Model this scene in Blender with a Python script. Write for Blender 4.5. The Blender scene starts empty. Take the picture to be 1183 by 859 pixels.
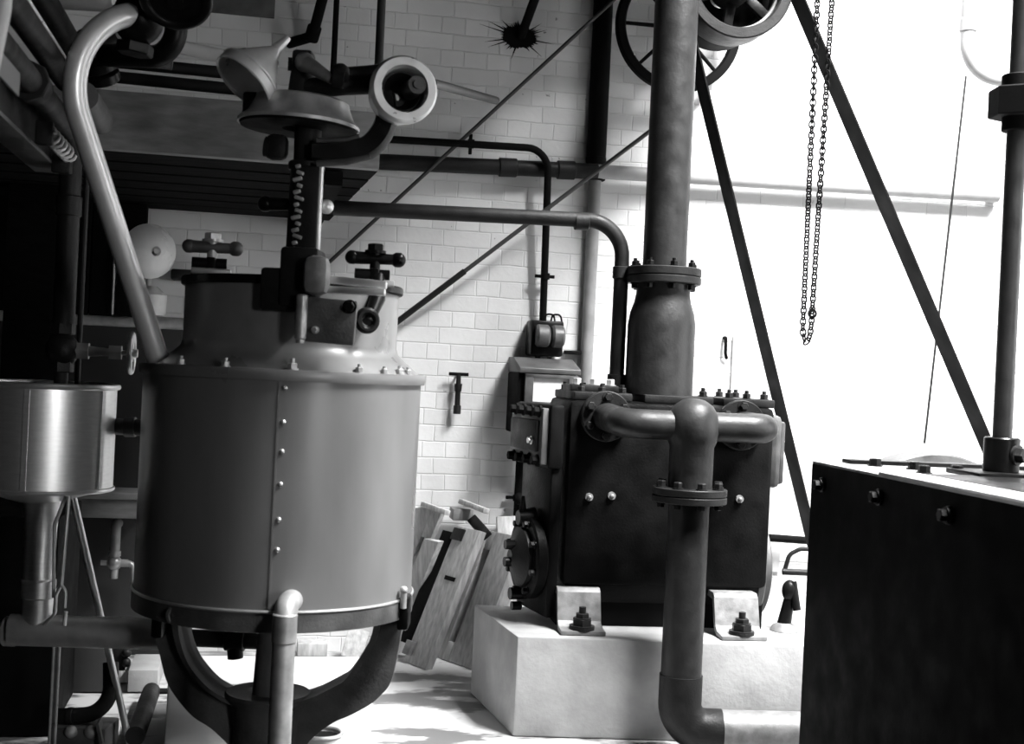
import bpy, bmesh, math, random
from mathutils import Vector as V, Matrix, Quaternion
random.seed(7)
sc = bpy.context.scene
COL = sc.collection
PI = math.pi
R = math.radians

# ------------------------------------------------------------------ camera
H = 1.4; F = 1500.0; CX, CY = 591.5, 429.5; ROLL = R(2.7); YAW = R(11.0)
cr, sr = math.cos(ROLL), math.sin(ROLL)
cam = bpy.data.cameras.new('camera'); camo = bpy.data.objects.new('camera', cam); COL.objects.link(camo)
cam.sensor_width = 36; cam.lens = 36 * F / 1183.0; cam.clip_start = 0.05
camo.matrix_world = Matrix(((cr, -sr, 0, 0), (0, 0, -1, 0), (sr, cr, 0, H), (0, 0, 0, 1)))
cam.dof.use_dof = True; cam.dof.focus_distance = 5.3; cam.dof.aperture_fstop = 4.0
sc.camera = camo

def uv(px, py):
    dx, dy = px - CX, py - CY
    return dx * cr + dy * sr, -dx * sr + dy * cr
def P(px, py, D):
    u, v = uv(px, py)
    return V((u * D / F, D, H - v * D / F))
EX = V((math.cos(YAW), math.sin(YAW), 0)); EY = V((-math.sin(YAW), math.cos(YAW), 0)); EZ = V((0, 0, 1))
WALL0 = V((-0.4, 6.4, 0))
def Pw(px, py, off=0.0):            # where the sight line meets a plane parallel to the back wall
    u, v = uv(px, py)
    d = V((u / F, 1, -v / F))
    n = EY; q = WALL0 - EY * off
    t = (q - V((0, 0, H))).dot(n) / d.dot(n)
    return V((0, 0, H)) + d * t
def zat(p, py):                     # height at image row py on the upright through p
    u = p.x * F / p.y
    dy = py - CY
    dx = (u - dy * sr) / cr
    v = -dx * sr + dy * cr
    return H - v * p.y / F
def at(p, py): return V((p.x, p.y, zat(p, py)))
def wx(w, D): return w * D / F      # pixel length at depth

# ------------------------------------------------------------------ materials
def mat(name, base, rough=0.5, metal=0.0, var=0.25, scale=8.0, bump=0.0, bscale=60.0, spec=0.5, stretch=(1, 1, 1), rvar=0.12):
    m = bpy.data.materials.new(name); m.use_nodes = True
    nt = m.node_tree; N = nt.nodes; L = nt.links
    b = N['Principled BSDF']
    tc = N.new('ShaderNodeTexCoord'); mp = N.new('ShaderNodeMapping'); mp.inputs['Scale'].default_value = stretch
    L.new(tc.outputs['Object'], mp.inputs['Vector'])
    nz = N.new('ShaderNodeTexNoise'); nz.inputs['Scale'].default_value = scale; nz.inputs['Detail'].default_value = 6
    L.new(mp.outputs['Vector'], nz.inputs['Vector'])
    rp = N.new('ShaderNodeMapRange'); rp.inputs['From Min'].default_value = 0.3; rp.inputs['From Max'].default_value = 0.7
    rp.inputs['To Min'].default_value = base * (1 - var); rp.inputs['To Max'].default_value = base * (1 + var)
    L.new(nz.outputs['Fac'], rp.inputs['Value'])
    L.new(rp.outputs['Result'], b.inputs['Base Color'])
    r2 = N.new('ShaderNodeMapRange'); r2.inputs['From Min'].default_value = 0.3; r2.inputs['From Max'].default_value = 0.7
    r2.inputs['To Min'].default_value = max(0.03, rough - rvar); r2.inputs['To Max'].default_value = min(1, rough + rvar)
    L.new(nz.outputs['Fac'], r2.inputs['Value']); L.new(r2.outputs['Result'], b.inputs['Roughness'])
    b.inputs['Metallic'].default_value = metal; b.inputs['Specular IOR Level'].default_value = spec
    if bump > 0:
        n2 = N.new('ShaderNodeTexNoise'); n2.inputs['Scale'].default_value = bscale; n2.inputs['Detail'].default_value = 4
        L.new(mp.outputs['Vector'], n2.inputs['Vector'])
        bp = N.new('ShaderNodeBump'); bp.inputs['Strength'].default_value = bump; bp.inputs['Distance'].default_value = 0.004
        L.new(n2.outputs['Fac'], bp.inputs['Height']); L.new(bp.outputs['Normal'], b.inputs['Normal'])
    return m

M = dict(
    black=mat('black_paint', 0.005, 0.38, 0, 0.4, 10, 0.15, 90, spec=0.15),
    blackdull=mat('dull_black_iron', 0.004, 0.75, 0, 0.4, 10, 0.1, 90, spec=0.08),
    iron=mat('cast_iron', 0.014, 0.5, 0.0, 0.35, 12, 0.3, 120, spec=.2),
    ironmid=mat('grey_iron', 0.09, 0.5, 0.2, 0.35, 12, 0.25, 120),
    pumpm=mat('pump_enamel', 0.005, 0.45, 0.0, 0.4, 9, 0.25, 110, spec=.08),
    riser=mat('riser_pipe_enamel', 0.022, 0.42, 0.0, 0.25, 14, 0.25, 70, spec=0.3),
    steel=mat('bright_steel', 0.70, 0.34, 0.8, 0.05, 20, rvar=.03),
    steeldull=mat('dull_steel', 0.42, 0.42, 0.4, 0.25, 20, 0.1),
    plate=mat('bracket_steel', 0.2, 0.5, 0.2, 0.3, 25, 0.15, 150),
    kettle=mat('kettle_sheet', 0.18, 0.36, 0.1, 0.18, 5, 0.04, 40, stretch=(1, 1, 0.3)),
    kettletop=mat('kettle_dome_sheet', 0.22, 0.34, 0.2, 0.2, 6),
    armiron=mat('stand_iron', 0.085, 0.55, 0.0, 0.3, 12, 0.25, 120, spec=.3),
    softw=mat('weathered_white_pipe', 0.30, 0.5, 0, 0.12, 12, 0.05),
    ventp=mat('bright_pipe', 0.90, 0.34, 0.5, 0.05, 20, rvar=.03),
    pipegrey=mat('grey_pipe', 0.46, 0.42, 0.5, 0.2, 14, 0.1),
    galv=mat('galvanised_sheet', 0.80, 0.36, 0.85, 0.06, 22, 0.012, 60, stretch=(1, 1, 6), rvar=.03),
    tin=mat('tinplate', 0.82, 0.38, 0.5, 0.12, 14),
    wpaint=mat('white_paint_pipe', 0.5, 0.5, 0, 0.1, 12, 0.05),
    greyp=mat('grey_paint_pipe', 0.22, 0.5, 0, 0.2, 12, 0.05),
    enamel=mat('white_enamel', 0.75, 0.25, 0, 0.06, 8),
    wood=mat('bare_wood', 0.42, 0.7, 0, 0.3, 9, 0.2, 50, stretch=(6, 6, 1)),
    woodp=mat('dusty_plank', 0.2, 0.75, 0, 0.25, 7, 0.2, 50, stretch=(1, 6, 6)),
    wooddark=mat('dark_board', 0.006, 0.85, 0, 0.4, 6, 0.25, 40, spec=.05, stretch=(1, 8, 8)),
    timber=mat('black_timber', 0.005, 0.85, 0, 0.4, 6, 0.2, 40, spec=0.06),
    belt=mat('leather_belt', 0.006, 0.7, 0, 0.25, 8, 0.1, spec=.08),
    conc=mat('concrete', 0.36, 0.85, 0, 0.2, 7, 0.35, 60),
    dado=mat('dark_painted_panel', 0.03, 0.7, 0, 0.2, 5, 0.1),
    rope=mat('wire_rope', 0.03, 0.6, 0, 0.2),
    paper=mat('white_card', 0.78, 0.6, 0, 0.08, 60),
    board=mat('notice_board', 0.10, 0.7, 0, 0.35, 14),
    canvas=mat('whitewashed_panel', 0.62, 0.7, 0, 0.05, 5),
)

def wall_mat():
    m = bpy.data.materials.new('whitewashed_brick'); m.use_nodes = True
    nt = m.node_tree; N = nt.nodes; L = nt.links; b = N['Principled BSDF']
    tc = N.new('ShaderNodeTexCoord'); sp = N.new('ShaderNodeSeparateXYZ'); cb = N.new('ShaderNodeCombineXYZ')
    L.new(tc.outputs['Object'], sp.inputs[0]); L.new(sp.outputs['X'], cb.inputs['X']); L.new(sp.outputs['Z'], cb.inputs['Y'])
    wn = N.new('ShaderNodeTexNoise'); wn.inputs['Scale'].default_value = 7; wn.inputs['Detail'].default_value = 3
    L.new(cb.outputs[0], wn.inputs['Vector'])
    wv = N.new('ShaderNodeVectorMath'); wv.operation = 'MULTIPLY_ADD'; wv.inputs[1].default_value = (0.014, 0.014, 0)
    L.new(wn.outputs['Color'], wv.inputs[0]); L.new(cb.outputs[0], wv.inputs[2])
    br = N.new('ShaderNodeTexBrick'); br.offset = 0.5; br.offset_frequency = 2; br.squash = 0.5; br.squash_frequency = 2
    br.inputs['Scale'].default_value = 1.0; br.inputs['Brick Width'].default_value = 0.234; br.inputs['Row Height'].default_value = 0.0805
    br.inputs['Mortar Size'].default_value = 0.0045; br.inputs['Mortar Smooth'].default_value = 0.7
    br.inputs['Color1'].default_value = (0.79, 0.79, 0.79, 1); br.inputs['Color2'].default_value = (0.70, 0.70, 0.70, 1)
    br.inputs['Mortar'].default_value = (0.70, 0.70, 0.70, 1)
    L.new(wv.outputs[0], br.inputs['Vector'])
    # grime: cloudy dirt and small dark chips
    n1 = N.new('ShaderNodeTexNoise'); n1.inputs['Scale'].default_value = 1.6; n1.inputs['Detail'].default_value = 8
    n2 = N.new('ShaderNodeTexNoise'); n2.inputs['Scale'].default_value = 26; n2.inputs['Detail'].default_value = 3
    L.new(tc.outputs['Object'], n1.inputs['Vector']); L.new(tc.outputs['Object'], n2.inputs['Vector'])
    r1 = N.new('ShaderNodeMapRange'); r1.inputs['From Min'].default_value = 0.35; r1.inputs['From Max'].default_value = 0.65
    r1.inputs['To Min'].default_value = 0.84; r1.inputs['To Max'].default_value = 1.04; L.new(n1.outputs['Fac'], r1.inputs['Value'])
    r2 = N.new('ShaderNodeMapRange'); r2.inputs['From Min'].default_value = 0.73; r2.inputs['From Max'].default_value = 0.77
    r2.inputs['To Min'].default_value = 1.0; r2.inputs['To Max'].default_value = 0.35; L.new(n2.outputs['Fac'], r2.inputs['Value'])
    mm = N.new('ShaderNodeMath'); mm.operation = 'MULTIPLY'; L.new(r1.outputs[0], mm.inputs[0]); L.new(r2.outputs[0], mm.inputs[1])
    mx = N.new('ShaderNodeVectorMath'); mx.operation = 'SCALE'
    L.new(br.outputs['Color'], mx.inputs[0]); L.new(mm.outputs[0], mx.inputs['Scale'])
    L.new(mx.outputs[0], b.inputs['Base Color']); b.inputs['Roughness'].default_value = 0.75
    ad = N.new('ShaderNodeMath'); ad.operation = 'MULTIPLY_ADD'; ad.inputs[1].default_value = -1.0
    n3 = N.new('ShaderNodeTexNoise'); n3.inputs['Scale'].default_value = 40; n3.inputs['Detail'].default_value = 4
    L.new(tc.outputs['Object'], n3.inputs['Vector'])
    sc3 = N.new('ShaderNodeMath'); sc3.operation = 'MULTIPLY'; sc3.inputs[1].default_value = 0.35; L.new(n3.outputs['Fac'], sc3.inputs[0])
    L.new(br.outputs['Fac'], ad.inputs[0]); L.new(sc3.outputs[0], ad.inputs[2])
    bp = N.new('ShaderNodeBump'); bp.inputs['Strength'].default_value = 0.55; bp.inputs['Distance'].default_value = 0.006
    L.new(ad.outputs[0], bp.inputs['Height']); L.new(bp.outputs['Normal'], b.inputs['Normal'])
    return m
M['brick'] = wall_mat()

def floor_mat():
    m = bpy.data.materials.new('stained_concrete_floor'); m.use_nodes = True
    nt = m.node_tree; N = nt.nodes; L = nt.links; b = N['Principled BSDF']
    tc = N.new('ShaderNodeTexCoord'); mp = N.new('ShaderNodeMapping'); mp.inputs['Scale'].default_value = (1, 2.2, 1)
    L.new(tc.outputs['Object'], mp.inputs[0])
    n1 = N.new('ShaderNodeTexNoise'); n1.inputs['Scale'].default_value = 2.3; n1.inputs['Detail'].default_value = 7; n1.inputs['Roughness'].default_value = 0.6
    L.new(mp.outputs[0], n1.inputs['Vector'])
    r1 = N.new('ShaderNodeMapRange'); r1.inputs['From Min'].default_value = 0.50; r1.inputs['From Max'].default_value = 0.56
    r1.inputs['To Min'].default_value = 0.50; r1.inputs['To Max'].default_value = 0.13; L.new(n1.outputs['Fac'], r1.inputs['Value'])
    L.new(r1.outputs[0], b.inputs['Base Color'])
    r2 = N.new('ShaderNodeMapRange'); r2.inputs['From Min'].default_value = 0.50; r2.inputs['From Max'].default_value = 0.56
    r2.inputs['To Min'].default_value = 0.75; r2.inputs['To Max'].default_value = 0.35; L.new(n1.outputs['Fac'], r2.inputs['Value'])
    L.new(r2.outputs[0], b.inputs['Roughness'])
    return m
M['floor'] = floor_mat()

# ------------------------------------------------------------------ mesh builder
def frame(ax):
    ax = ax.normalized()
    t = V((0, 0, 1)) if abs(ax.z) < 0.9 else V((1, 0, 0))
    a = ax.cross(t).normalized(); b = ax.cross(a).normalized()
    return a, b
class B:
    def __init__(s): s.bm = bmesh.new()
    def ring(s, c, a, b, r, seg): return [s.bm.verts.new(c + (a * math.cos(2 * PI * i / seg) + b * math.sin(2 * PI * i / seg)) * r) for i in range(seg)]
    def skin(s, rings, cap0=True, cap1=True, close=False):
        n = len(rings[0])
        prs = list(zip(rings, rings[1:])) + ([(rings[-1], rings[0])] if close else [])
        for r0, r1 in prs:
            for i in range(n):
                j = (i + 1) % n
                try: s.bm.faces.new((r0[i], r0[j], r1[j], r1[i]))
                except ValueError: pass
        if not close:
            if cap0: s.bm.faces.new(rings[0][::-1])
            if cap1: s.bm.faces.new(rings[-1])
        return s
    def cyl(s, p0, p1, r0, r1=None, seg=24, bev=0.0):
        r1 = r0 if r1 is None else r1
        ax = (p1 - p0); a, b = frame(ax); u = ax.normalized()
        if bev > 0:
            s.skin([s.ring(p0, a, b, r0 - bev, seg), s.ring(p0 + u * bev, a, b, r0, seg), s.ring(p1 - u * bev, a, b, r1, seg), s.ring(p1, a, b, r1 - bev, seg)])
        else: s.skin([s.ring(p0, a, b, r0, seg), s.ring(p1, a, b, r1, seg)])
        return s
    def lathe(s, prof, o, ax=V((0, 0, 1)), seg=48, close=False):
        a, b = frame(ax); u = ax.normalized()
        rs = [s.ring(o + u * h, a, b, max(r, 1e-4), seg) for r, h in prof]
        s.skin(rs, close=close); return s
    def tube(s, pts, r, seg=16, fil=0.0, cap=True, n=8):
        path = []
        for i, p in enumerate(pts):
            if 0 < i < len(pts) - 1 and fil > 0:
                d0 = (pts[i - 1] - p); d1 = (pts[i + 1] - p)
                l0, l1 = d0.length, d1.length; d0.normalize(); d1.normalize()
                ang = d0.angle(d1)
                if ang > PI - 0.02: path.append(p.copy()); continue
                t = min(fil / math.tan(ang / 2), l0 * 0.48 if i > 1 else l0 * 0.97, l1 * 0.48 if i < len(pts) - 2 else l1 * 0.97); rr = t * math.tan(ang / 2)
                bis = (d0 + d1).normalized(); c = p + bis * (rr / math.sin(ang / 2))
                s0 = p + d0 * t - c; s1 = p + d1 * t - c; tot = s0.angle(s1); axq = s0.cross(s1).normalized()
                for k in range(n + 1): path.append(c + Quaternion(axq, tot * k / n) @ s0)
            else: path.append(p.copy())
        rings = []; a = None
        for i, p in enumerate(path):
            t = (path[min(i + 1, len(path) - 1)] - path[max(i - 1, 0)]).normalized()
            if a is None: a, b = frame(t)
            else:
                a = (a - t * a.dot(t)).normalized(); b = t.cross(a)
            rr = r[min(i, len(r) - 1)] if isinstance(r, (list, tuple)) else r
            rings.append(s.ring(p, a, t.cross(a), rr, seg))
        s.skin(rings, cap, cap); return s
    def box(s, c, size, ax=None, bev=0.0):
        ax = ax or (V((1, 0, 0)), V((0, 1, 0)), V((0, 0, 1)))
        vs = []
        for i in (-1, 1):
            for j in (-1, 1):
                for k in (-1, 1):
                    vs.append(s.bm.verts.new(c + ax[0] * (i * size[0] / 2) + ax[1] * (j * size[1] / 2) + ax[2] * (k * size[2] / 2)))
        q = [(0, 1, 3, 2), (4, 6, 7, 5), (0, 4, 5, 1), (2, 3, 7, 6), (0, 2, 6, 4), (1, 5, 7, 3)]
        fs = [s.bm.faces.new([vs[i] for i in f]) for f in q]
        if bev > 0:
            es = list({e for f in fs for e in f.edges})
            bmesh.ops.bevel(s.bm, geom=es, offset=bev, segments=2, affect='EDGES', profile=0.5)
        return s
    def bar(s, p0, p1, w, t, side=None, bev=0.0):   # flat bar from p0 to p1, w along side, t the third way
        u = (p1 - p0).normalized()
        side = side or frame(u)[0]; side = (side - u * side.dot(u)).normalized(); n = u.cross(side)
        return s.box((p0 + p1) / 2, ((p1 - p0).length, w, t), (u, side, n), bev)
    def prism(s, poly, ext, bev=0.0):
        n = len(poly)
        a = [s.bm.verts.new(p) for p in poly]; b = [s.bm.verts.new(p + ext) for p in poly]
        fs = [s.bm.faces.new(a[::-1]), s.bm.faces.new(b)]
        for i in range(n): fs.append(s.bm.faces.new((a[i], a[(i + 1) % n], b[(i + 1) % n], b[i])))
        if bev > 0:
            es = list({e for f in fs for e in f.edges})
            bmesh.ops.bevel(s.bm, geom=es, offset=bev, segments=2, affect='EDGES', profile=0.5)
        return s
    def torus(s, c, ax, Rr, r, seg=48, ms=12, sq=1.0):
        a, b = frame(ax); u = ax.normalized(); rings = []
        for i in range(seg):
            t = 2 * PI * i / seg; d = a * math.cos(t) + b * math.sin(t)
            rings.append([s.bm.verts.new(c + d * (Rr + r * math.cos(2 * PI * k / ms)) + u * (r * sq * math.sin(2 * PI * k / ms))) for k in range(ms)])
        s.skin(rings, close=True); return s
    def hoop(s, c, ax, ri, ro, w, seg=64, bev=0.004):  # square-section ring
        h = w / 2
        pr = [(ri, -h + bev), (ri + bev, -h), (ro - bev, -h), (ro, -h + bev), (ro, h - bev), (ro - bev, h), (ri + bev, h), (ri, h - bev)]
        return s.lathe(pr, c, ax, seg, close=True)
    def sph(s, c, r, sx=V((1, 1, 1)), seg=24, rg=14):
        rs = []
        for j in range(1, rg):
            t = PI * j / rg
            rs.append([s.bm.verts.new(V((c.x + r * sx.x * math.sin(t) * math.cos(2 * PI * i / seg), c.y + r * sx.y * math.sin(t) * math.sin(2 * PI * i / seg), c.z - r * sx.z * math.cos(t)))) for i in range(seg)])
        s.skin(rs, True, True); return s
    def hexb(s, p, ax, r, h):          # hexagon head with washer, standing on p
        u = ax.normalized()
        s.cyl(p - u * 0.004, p + u * h * 0.18, r * 1.25, seg=18)
        a, b = frame(u)
        s.skin([s.ring(p + u * h * 0.18, a, b, r, 6), s.ring(p + u * h * 0.88, a, b, r, 6), s.ring(p + u * h, a, b, r * 0.82, 6)])
        return s
    def stud(s, p, ax, r, h): 
        u = ax.normalized(); s.hexb(p, u, r, h); s.cyl(p + u * h * 0.9, p + u * h * 1.5, r * 0.5, seg=12); return s

def base_of(bm):
    xs = [v.co for v in bm.verts]
    return V(((min(p.x for p in xs) + max(p.x for p in xs)) / 2, (min(p.y for p in xs) + max(p.y for p in xs)) / 2, min(p.z for p in xs)))
def wloc(o):
    l = V((0, 0, 0))
    while o: l += o.location; o = o.parent
    return l
def obj(name, b, m, parent=None, smooth=35, label=None, stuff=False):
    bm = b.bm
    bmesh.ops.recalc_face_normals(bm, faces=bm.faces)
    off = wloc(parent) if parent else base_of(bm)
    for v in bm.verts: v.co -= off
    me = bpy.data.meshes.new(name); bm.to_mesh(me); bm.free()
    for p in me.polygons: p.use_smooth = True
    me.set_sharp_from_angle(angle=R(smooth))
    me.materials.append(m if not isinstance(m, str) else M[m])
    o = bpy.data.objects.new(name, me); COL.objects.link(o)
    if parent: o.parent = parent
    else: o.location = off
    if label: o['label'] = label
    if stuff: o['kind'] = 'stuff'
    return o
def thing(name, label, cat, base, group=None):
    o = bpy.data.objects.new(name, None); COL.objects.link(o); o.location = base; o.empty_display_size = 0.05
    o['label'] = label; o['category'] = cat
    if group: o['group'] = group
    return o
def one(name, b, m, label, cat, group=None, smooth=35):
    o = obj(name, b, m, None, smooth); o['label'] = label; o['category'] = cat
    if group: o['group'] = group
    return o
def struct(name, b, m):
    o = obj(name, b, m); o['kind'] = 'structure'; return o

# ================================================================== SETTING
def room(a, b, z): # room coordinates (a along the back wall, b out of the wall towards the viewer)
    return WALL0 + EX * a - EY * b + EZ * z
def rbox(bld, a0, a1, b0, b1, z0, z1, bev=0.0):
    c = room((a0 + a1) / 2, (b0 + b1) / 2, (z0 + z1) / 2)
    return bld.box(c, (abs(a1 - a0), abs(b1 - b0), abs(z1 - z0)), (EX, EY, EZ), bev)
AL, AR, BF, ZC, ZH, AC_ = -2.15, 4.1, 14.2, 3.35, 6.0, 0.80
# the back wall keeps its own axes so that the brick courses follow it
def room_obj(name, a0, a1, b0, b1, z0, z1, m):
    bld = B(); bld.box(V((0, 0, 0)), (abs(a1 - a0), abs(b1 - b0), abs(z1 - z0)))
    bm = bld.bm; me = bpy.data.meshes.new(name)
    for v in bm.verts: v.co.z += abs(z1 - z0) / 2
    bmesh.ops.recalc_face_normals(bm, faces=bm.faces); bm.to_mesh(me); bm.free(); me.materials.append(M[m])
    o = bpy.data.objects.new(name, me); COL.objects.link(o)
    o.location = room((a0 + a1) / 2, (b0 + b1) / 2, z0); o.rotation_euler = (0, 0, YAW); o['kind'] = 'structure'
    return o
room_obj('wall_back', AL - .2, AR + .2, -0.25, 0, 0, ZH, 'brick')
room_obj('floor', AL - .2, AR + .2, -0.25, 2.0, -0.12, 0, 'floor')
room_obj('floor_bounce_cut', AL - .2, AR + .2, 2.0, BF, -0.12, 0, 'timber')  # unseen floor made black to cut bounce light
room_obj('wall_left', AL - .2, AL, 0, BF, 0, ZC, 'timber')
# right wall with its two window openings (outside the picture)
WINS = ((1.7, 4.3, 0.6, 2.4), (10.6, 13.6, 0.8, 3.2))
bw = B(); pb_ = 0
for (b0, b1, z0, z1) in WINS:
    rbox(bw, AR, AR + .2, pb_, b0, 0, ZH); rbox(bw, AR, AR + .2, b0, b1, 0, z0); rbox(bw, AR, AR + .2, b0, b1, z1, ZH); pb_ = b1
rbox(bw, AR, AR + .2, pb_, BF, 0, ZH)
struct('wall_right', bw, 'dado')
for n_, (b0, b1, z0, z1) in enumerate(WINS):
    bwf = B()
    for i in range(4):
        q = b0 + (b1 - b0) * i / 3; rbox(bwf, AR + .08, AR + .13, q - .03, q + .03, z0, z1)
    for i in range(4):
        z = z0 + (z1 - z0) * i / 3; rbox(bwf, AR + .085, AR + .125, b0, b1, z - .025, z + .025)
    struct('window_%d' % (n_ + 1), bwf, 'greyp')
# low ceiling over the left bay, added unseen to shade the upper wall, tall bay with a roof light at right
room_obj('ceiling', AL - .2, AC_, 0, BF, ZC, ZC + .1, 'timber')
room_obj('trim_1', AC_ - .1, AC_, 0, BF, ZC + .1, ZH, 'greyp')
room_obj('trim_shade_strip', AC_, 1.55, 0, 1.2, 3.62, 3.68, 'timber')  # unseen strip added to keep roof light off the upper wall
SKY = (AC_ + .95, 3.4, 2.1, 5.1)
bs = B()
rbox(bs, AC_ - .1, SKY[0], -.25, BF, ZH, ZH + .1); rbox(bs, SKY[1], AR + .2, -.25, BF, ZH, ZH + .1)
rbox(bs, SKY[0], SKY[1], -.25, SKY[2], ZH, ZH + .1); rbox(bs, SKY[0], SKY[1], SKY[3], BF, ZH, ZH + .1)
struct('ceiling_right', bs, 'greyp')
bs = B()
for i in range(5):
    q = SKY[0] + (SKY[1] - SKY[0]) * i / 4; rbox(bs, q - .02, q + .02, SKY[2], SKY[3], ZH + .02, ZH + .07)
struct('window_3', bs, 'greyp')

# ================================================================== PLATFORM (upper left)
pfr = P(437, 197, 4.6); zb = pfr.z; zt = zb + 0.20
pfl = pfr - EX * 1.60
pbr = Pw(380, 258, 0.004); pbr.z = zb
pbl = room(AL + .01, .004, zb)
t = thing('loading_platform', 'overhead plank platform with grey fascia board, upper left above the kettle', 'platform', V((pfr.x - .8, 5.4, zb)))
b = B(); b.prism([pfl - EY * .03, pfr - EY * .03, pfr + EY * .02, pfl + EY * .02], EZ * 0.20, 0.004)
obj('fascia_board', b, 'woodp', t, label='grey front board')
nb = 7
for i in range(nb):
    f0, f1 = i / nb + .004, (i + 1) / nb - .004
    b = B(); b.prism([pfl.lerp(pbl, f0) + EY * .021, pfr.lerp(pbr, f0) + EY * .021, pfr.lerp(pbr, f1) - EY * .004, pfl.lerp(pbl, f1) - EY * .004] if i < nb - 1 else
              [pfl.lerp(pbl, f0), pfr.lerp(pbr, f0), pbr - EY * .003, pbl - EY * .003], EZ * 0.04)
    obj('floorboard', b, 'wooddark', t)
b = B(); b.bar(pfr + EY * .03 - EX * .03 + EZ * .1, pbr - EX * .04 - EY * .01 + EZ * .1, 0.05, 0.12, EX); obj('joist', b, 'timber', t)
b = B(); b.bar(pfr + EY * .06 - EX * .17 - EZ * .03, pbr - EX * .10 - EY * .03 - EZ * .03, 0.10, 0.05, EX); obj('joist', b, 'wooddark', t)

# dark timber uprights under the platform and the low panel with its rail
p = P(42, 300, 5.5); b = B(); b.box(V((p.x, p.y, (zb) / 2)), (wx(60, 5.5), .16, zb - .002), (EX, EY, EZ), .006)
one('timber_column', b, 'wooddark', 'broad dark column behind the upright valve pipe at the left edge', 'column')
t = thing('dado_panel', 'low dark wall panel with pale top rail behind the kettle and funnel tank', 'panel', Pw(140, 600, .12))
p0, p1 = Pw(-40, 500, .1), Pw(232, 500, .1); zr = Pw(150, 374, .1).z
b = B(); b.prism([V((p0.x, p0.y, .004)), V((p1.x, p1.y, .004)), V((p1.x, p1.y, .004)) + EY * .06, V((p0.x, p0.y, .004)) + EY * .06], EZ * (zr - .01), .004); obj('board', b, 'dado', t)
b = B(); b.tube([V((p0.x, p0.y, zr + .012)) - EY * .02, V((p1.x, p1.y, zr + .012)) - EY * .02], wx(7, 6.2), 14); obj('rail', b, 'steeldull', t, label='pale round top rail')

ap = (Pw(154, 260, .16) - WALL0).dot(EX)
b = B(); rbox(b, ap - .06, ap + .06, .10, .20, zr + .032, zb - .004, .006)
one('timber_post', b, 'timber', 'dark square timber post under the platform, left of the white lamp shade', 'post')
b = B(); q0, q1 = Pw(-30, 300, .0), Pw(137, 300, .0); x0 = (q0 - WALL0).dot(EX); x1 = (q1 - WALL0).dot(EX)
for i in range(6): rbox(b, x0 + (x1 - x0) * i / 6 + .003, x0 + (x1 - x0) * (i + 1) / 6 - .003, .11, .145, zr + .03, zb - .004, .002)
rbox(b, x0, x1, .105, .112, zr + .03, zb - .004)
one('unlit_wall_boards', b, 'timber', 'dark added boards standing in for the unlit wall above the pale rail, behind the valve pipe', 'partition')  # black boards added where the wall is only unlit
# lamp shade on a white bracket
t = thing('wall_lamp', 'white enamel lamp shade on a pale stem, under the platform', 'lamp', Pw(176, 362, .2))
c = Pw(172, 290, .22); ax = (P(150, 285, 4.0) - c).normalized(); ax = V((-.55, .80, .05)).normalized()
b = B(); rr = wx(30, 6.1)
b.lathe([(rr, 0), (rr * 1.03, -.006), (rr, -.012), (rr * .82, -.05), (rr * .5, -.085), (rr * .2, -.10), (rr * .18, -.10), (rr * .45, -.08), (rr * .78, -.045), (rr * .95, -.004)], c, ax, 40, close=True); obj('lamp_shade', b, 'enamel', t)
b = B(); b.tube([c - ax * .1, Pw(172, 300, .1), Pw(172, 335, .1)], .012, 12, .03); obj('stem', b, 'wpaint', t)
q = Pw(176, 348, .1); b = B(); b.lathe([(.03, -.065), (.062, -.065), (.066, .03), (.02, .07), (.015, .07)], q, EZ, 24); obj('lamp_base', b, 'enamel', t)
# small dark bracket to its right
b = B(); q = Pw(212, 318, .07); b.box(q, (.11, .14, .05), (EX, EY, EZ), .01)
one('wall_block', b, 'iron', 'small dim block on the wall between lamp shade and kettle dome', 'block')

# ================================================================== WALL FITTINGS
# notice board
b = B(); q0 = Pw(238, -14, .0); q1 = Pw(317, 22, .0)
b.box(room(((q0 - WALL0).dot(EX) + (q1 - WALL0).dot(EX)) / 2, .012, (q0.z + q1.z) / 2), (abs((q1 - q0).dot(EX)), .02, q0.z - q1.z), (EX, EY, EZ), .003)
one('notice_board', b, 'board', 'dark notice board on the wall, cut by the top edge of the picture', 'board')

def clip(parent, p, d, r, horiz):
    b = B(); s_ = EZ if horiz else EX
    b.hoop(p, d, r, r * 1.25, .03, 20, .001)
    b.box(p + EY * r * .8 , (.016, .016, r * 5.5), (d, EY, s_), .002) if horiz else b.box(p + EY * r * .8, (r * 5.5, .016, .016), (EX, EY, EZ), .002)
    obj('clip', b, 'blackdull', parent)

# long wall pipe: dark stretch at left, painted stretch at right
t = thing('wall_pipe', 'long horizontal pipe across the back wall, dark left of the riser and whitewashed right', 'pipe', Pw(560, 192, .07))
pa, pb, pc = Pw(330, 182, .075), Pw(690, 198, .075), Pw(1152, 226, .075)
rp_ = wx(9, 6.5)
b = B(); b.tube([pa, pb], rp_, 20); obj('dark_pipe', b, 'iron', t)
b = B(); b.tube([pb, pc], rp_ * .92, 20); obj('painted_pipe', b, 'softw', t, label='whitewashed pipe length')
for f in (.703, .895):
    q = pa.lerp(pb, f); d = (pb - pa).normalized(); b = B(); b.cyl(q - d * .045, q + d * .045, rp_ * 1.2, seg=20, bev=.004); obj('coupling', b, 'iron', t)
q = pc; b = B(); b.cyl(q, q + EY * .075, .02, seg=12); b.box(q + EY * .05 - EZ * .02, (.05, .05, .02), (EX, EY, EZ)); obj('bracket', b, 'steeldull', t)

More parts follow.
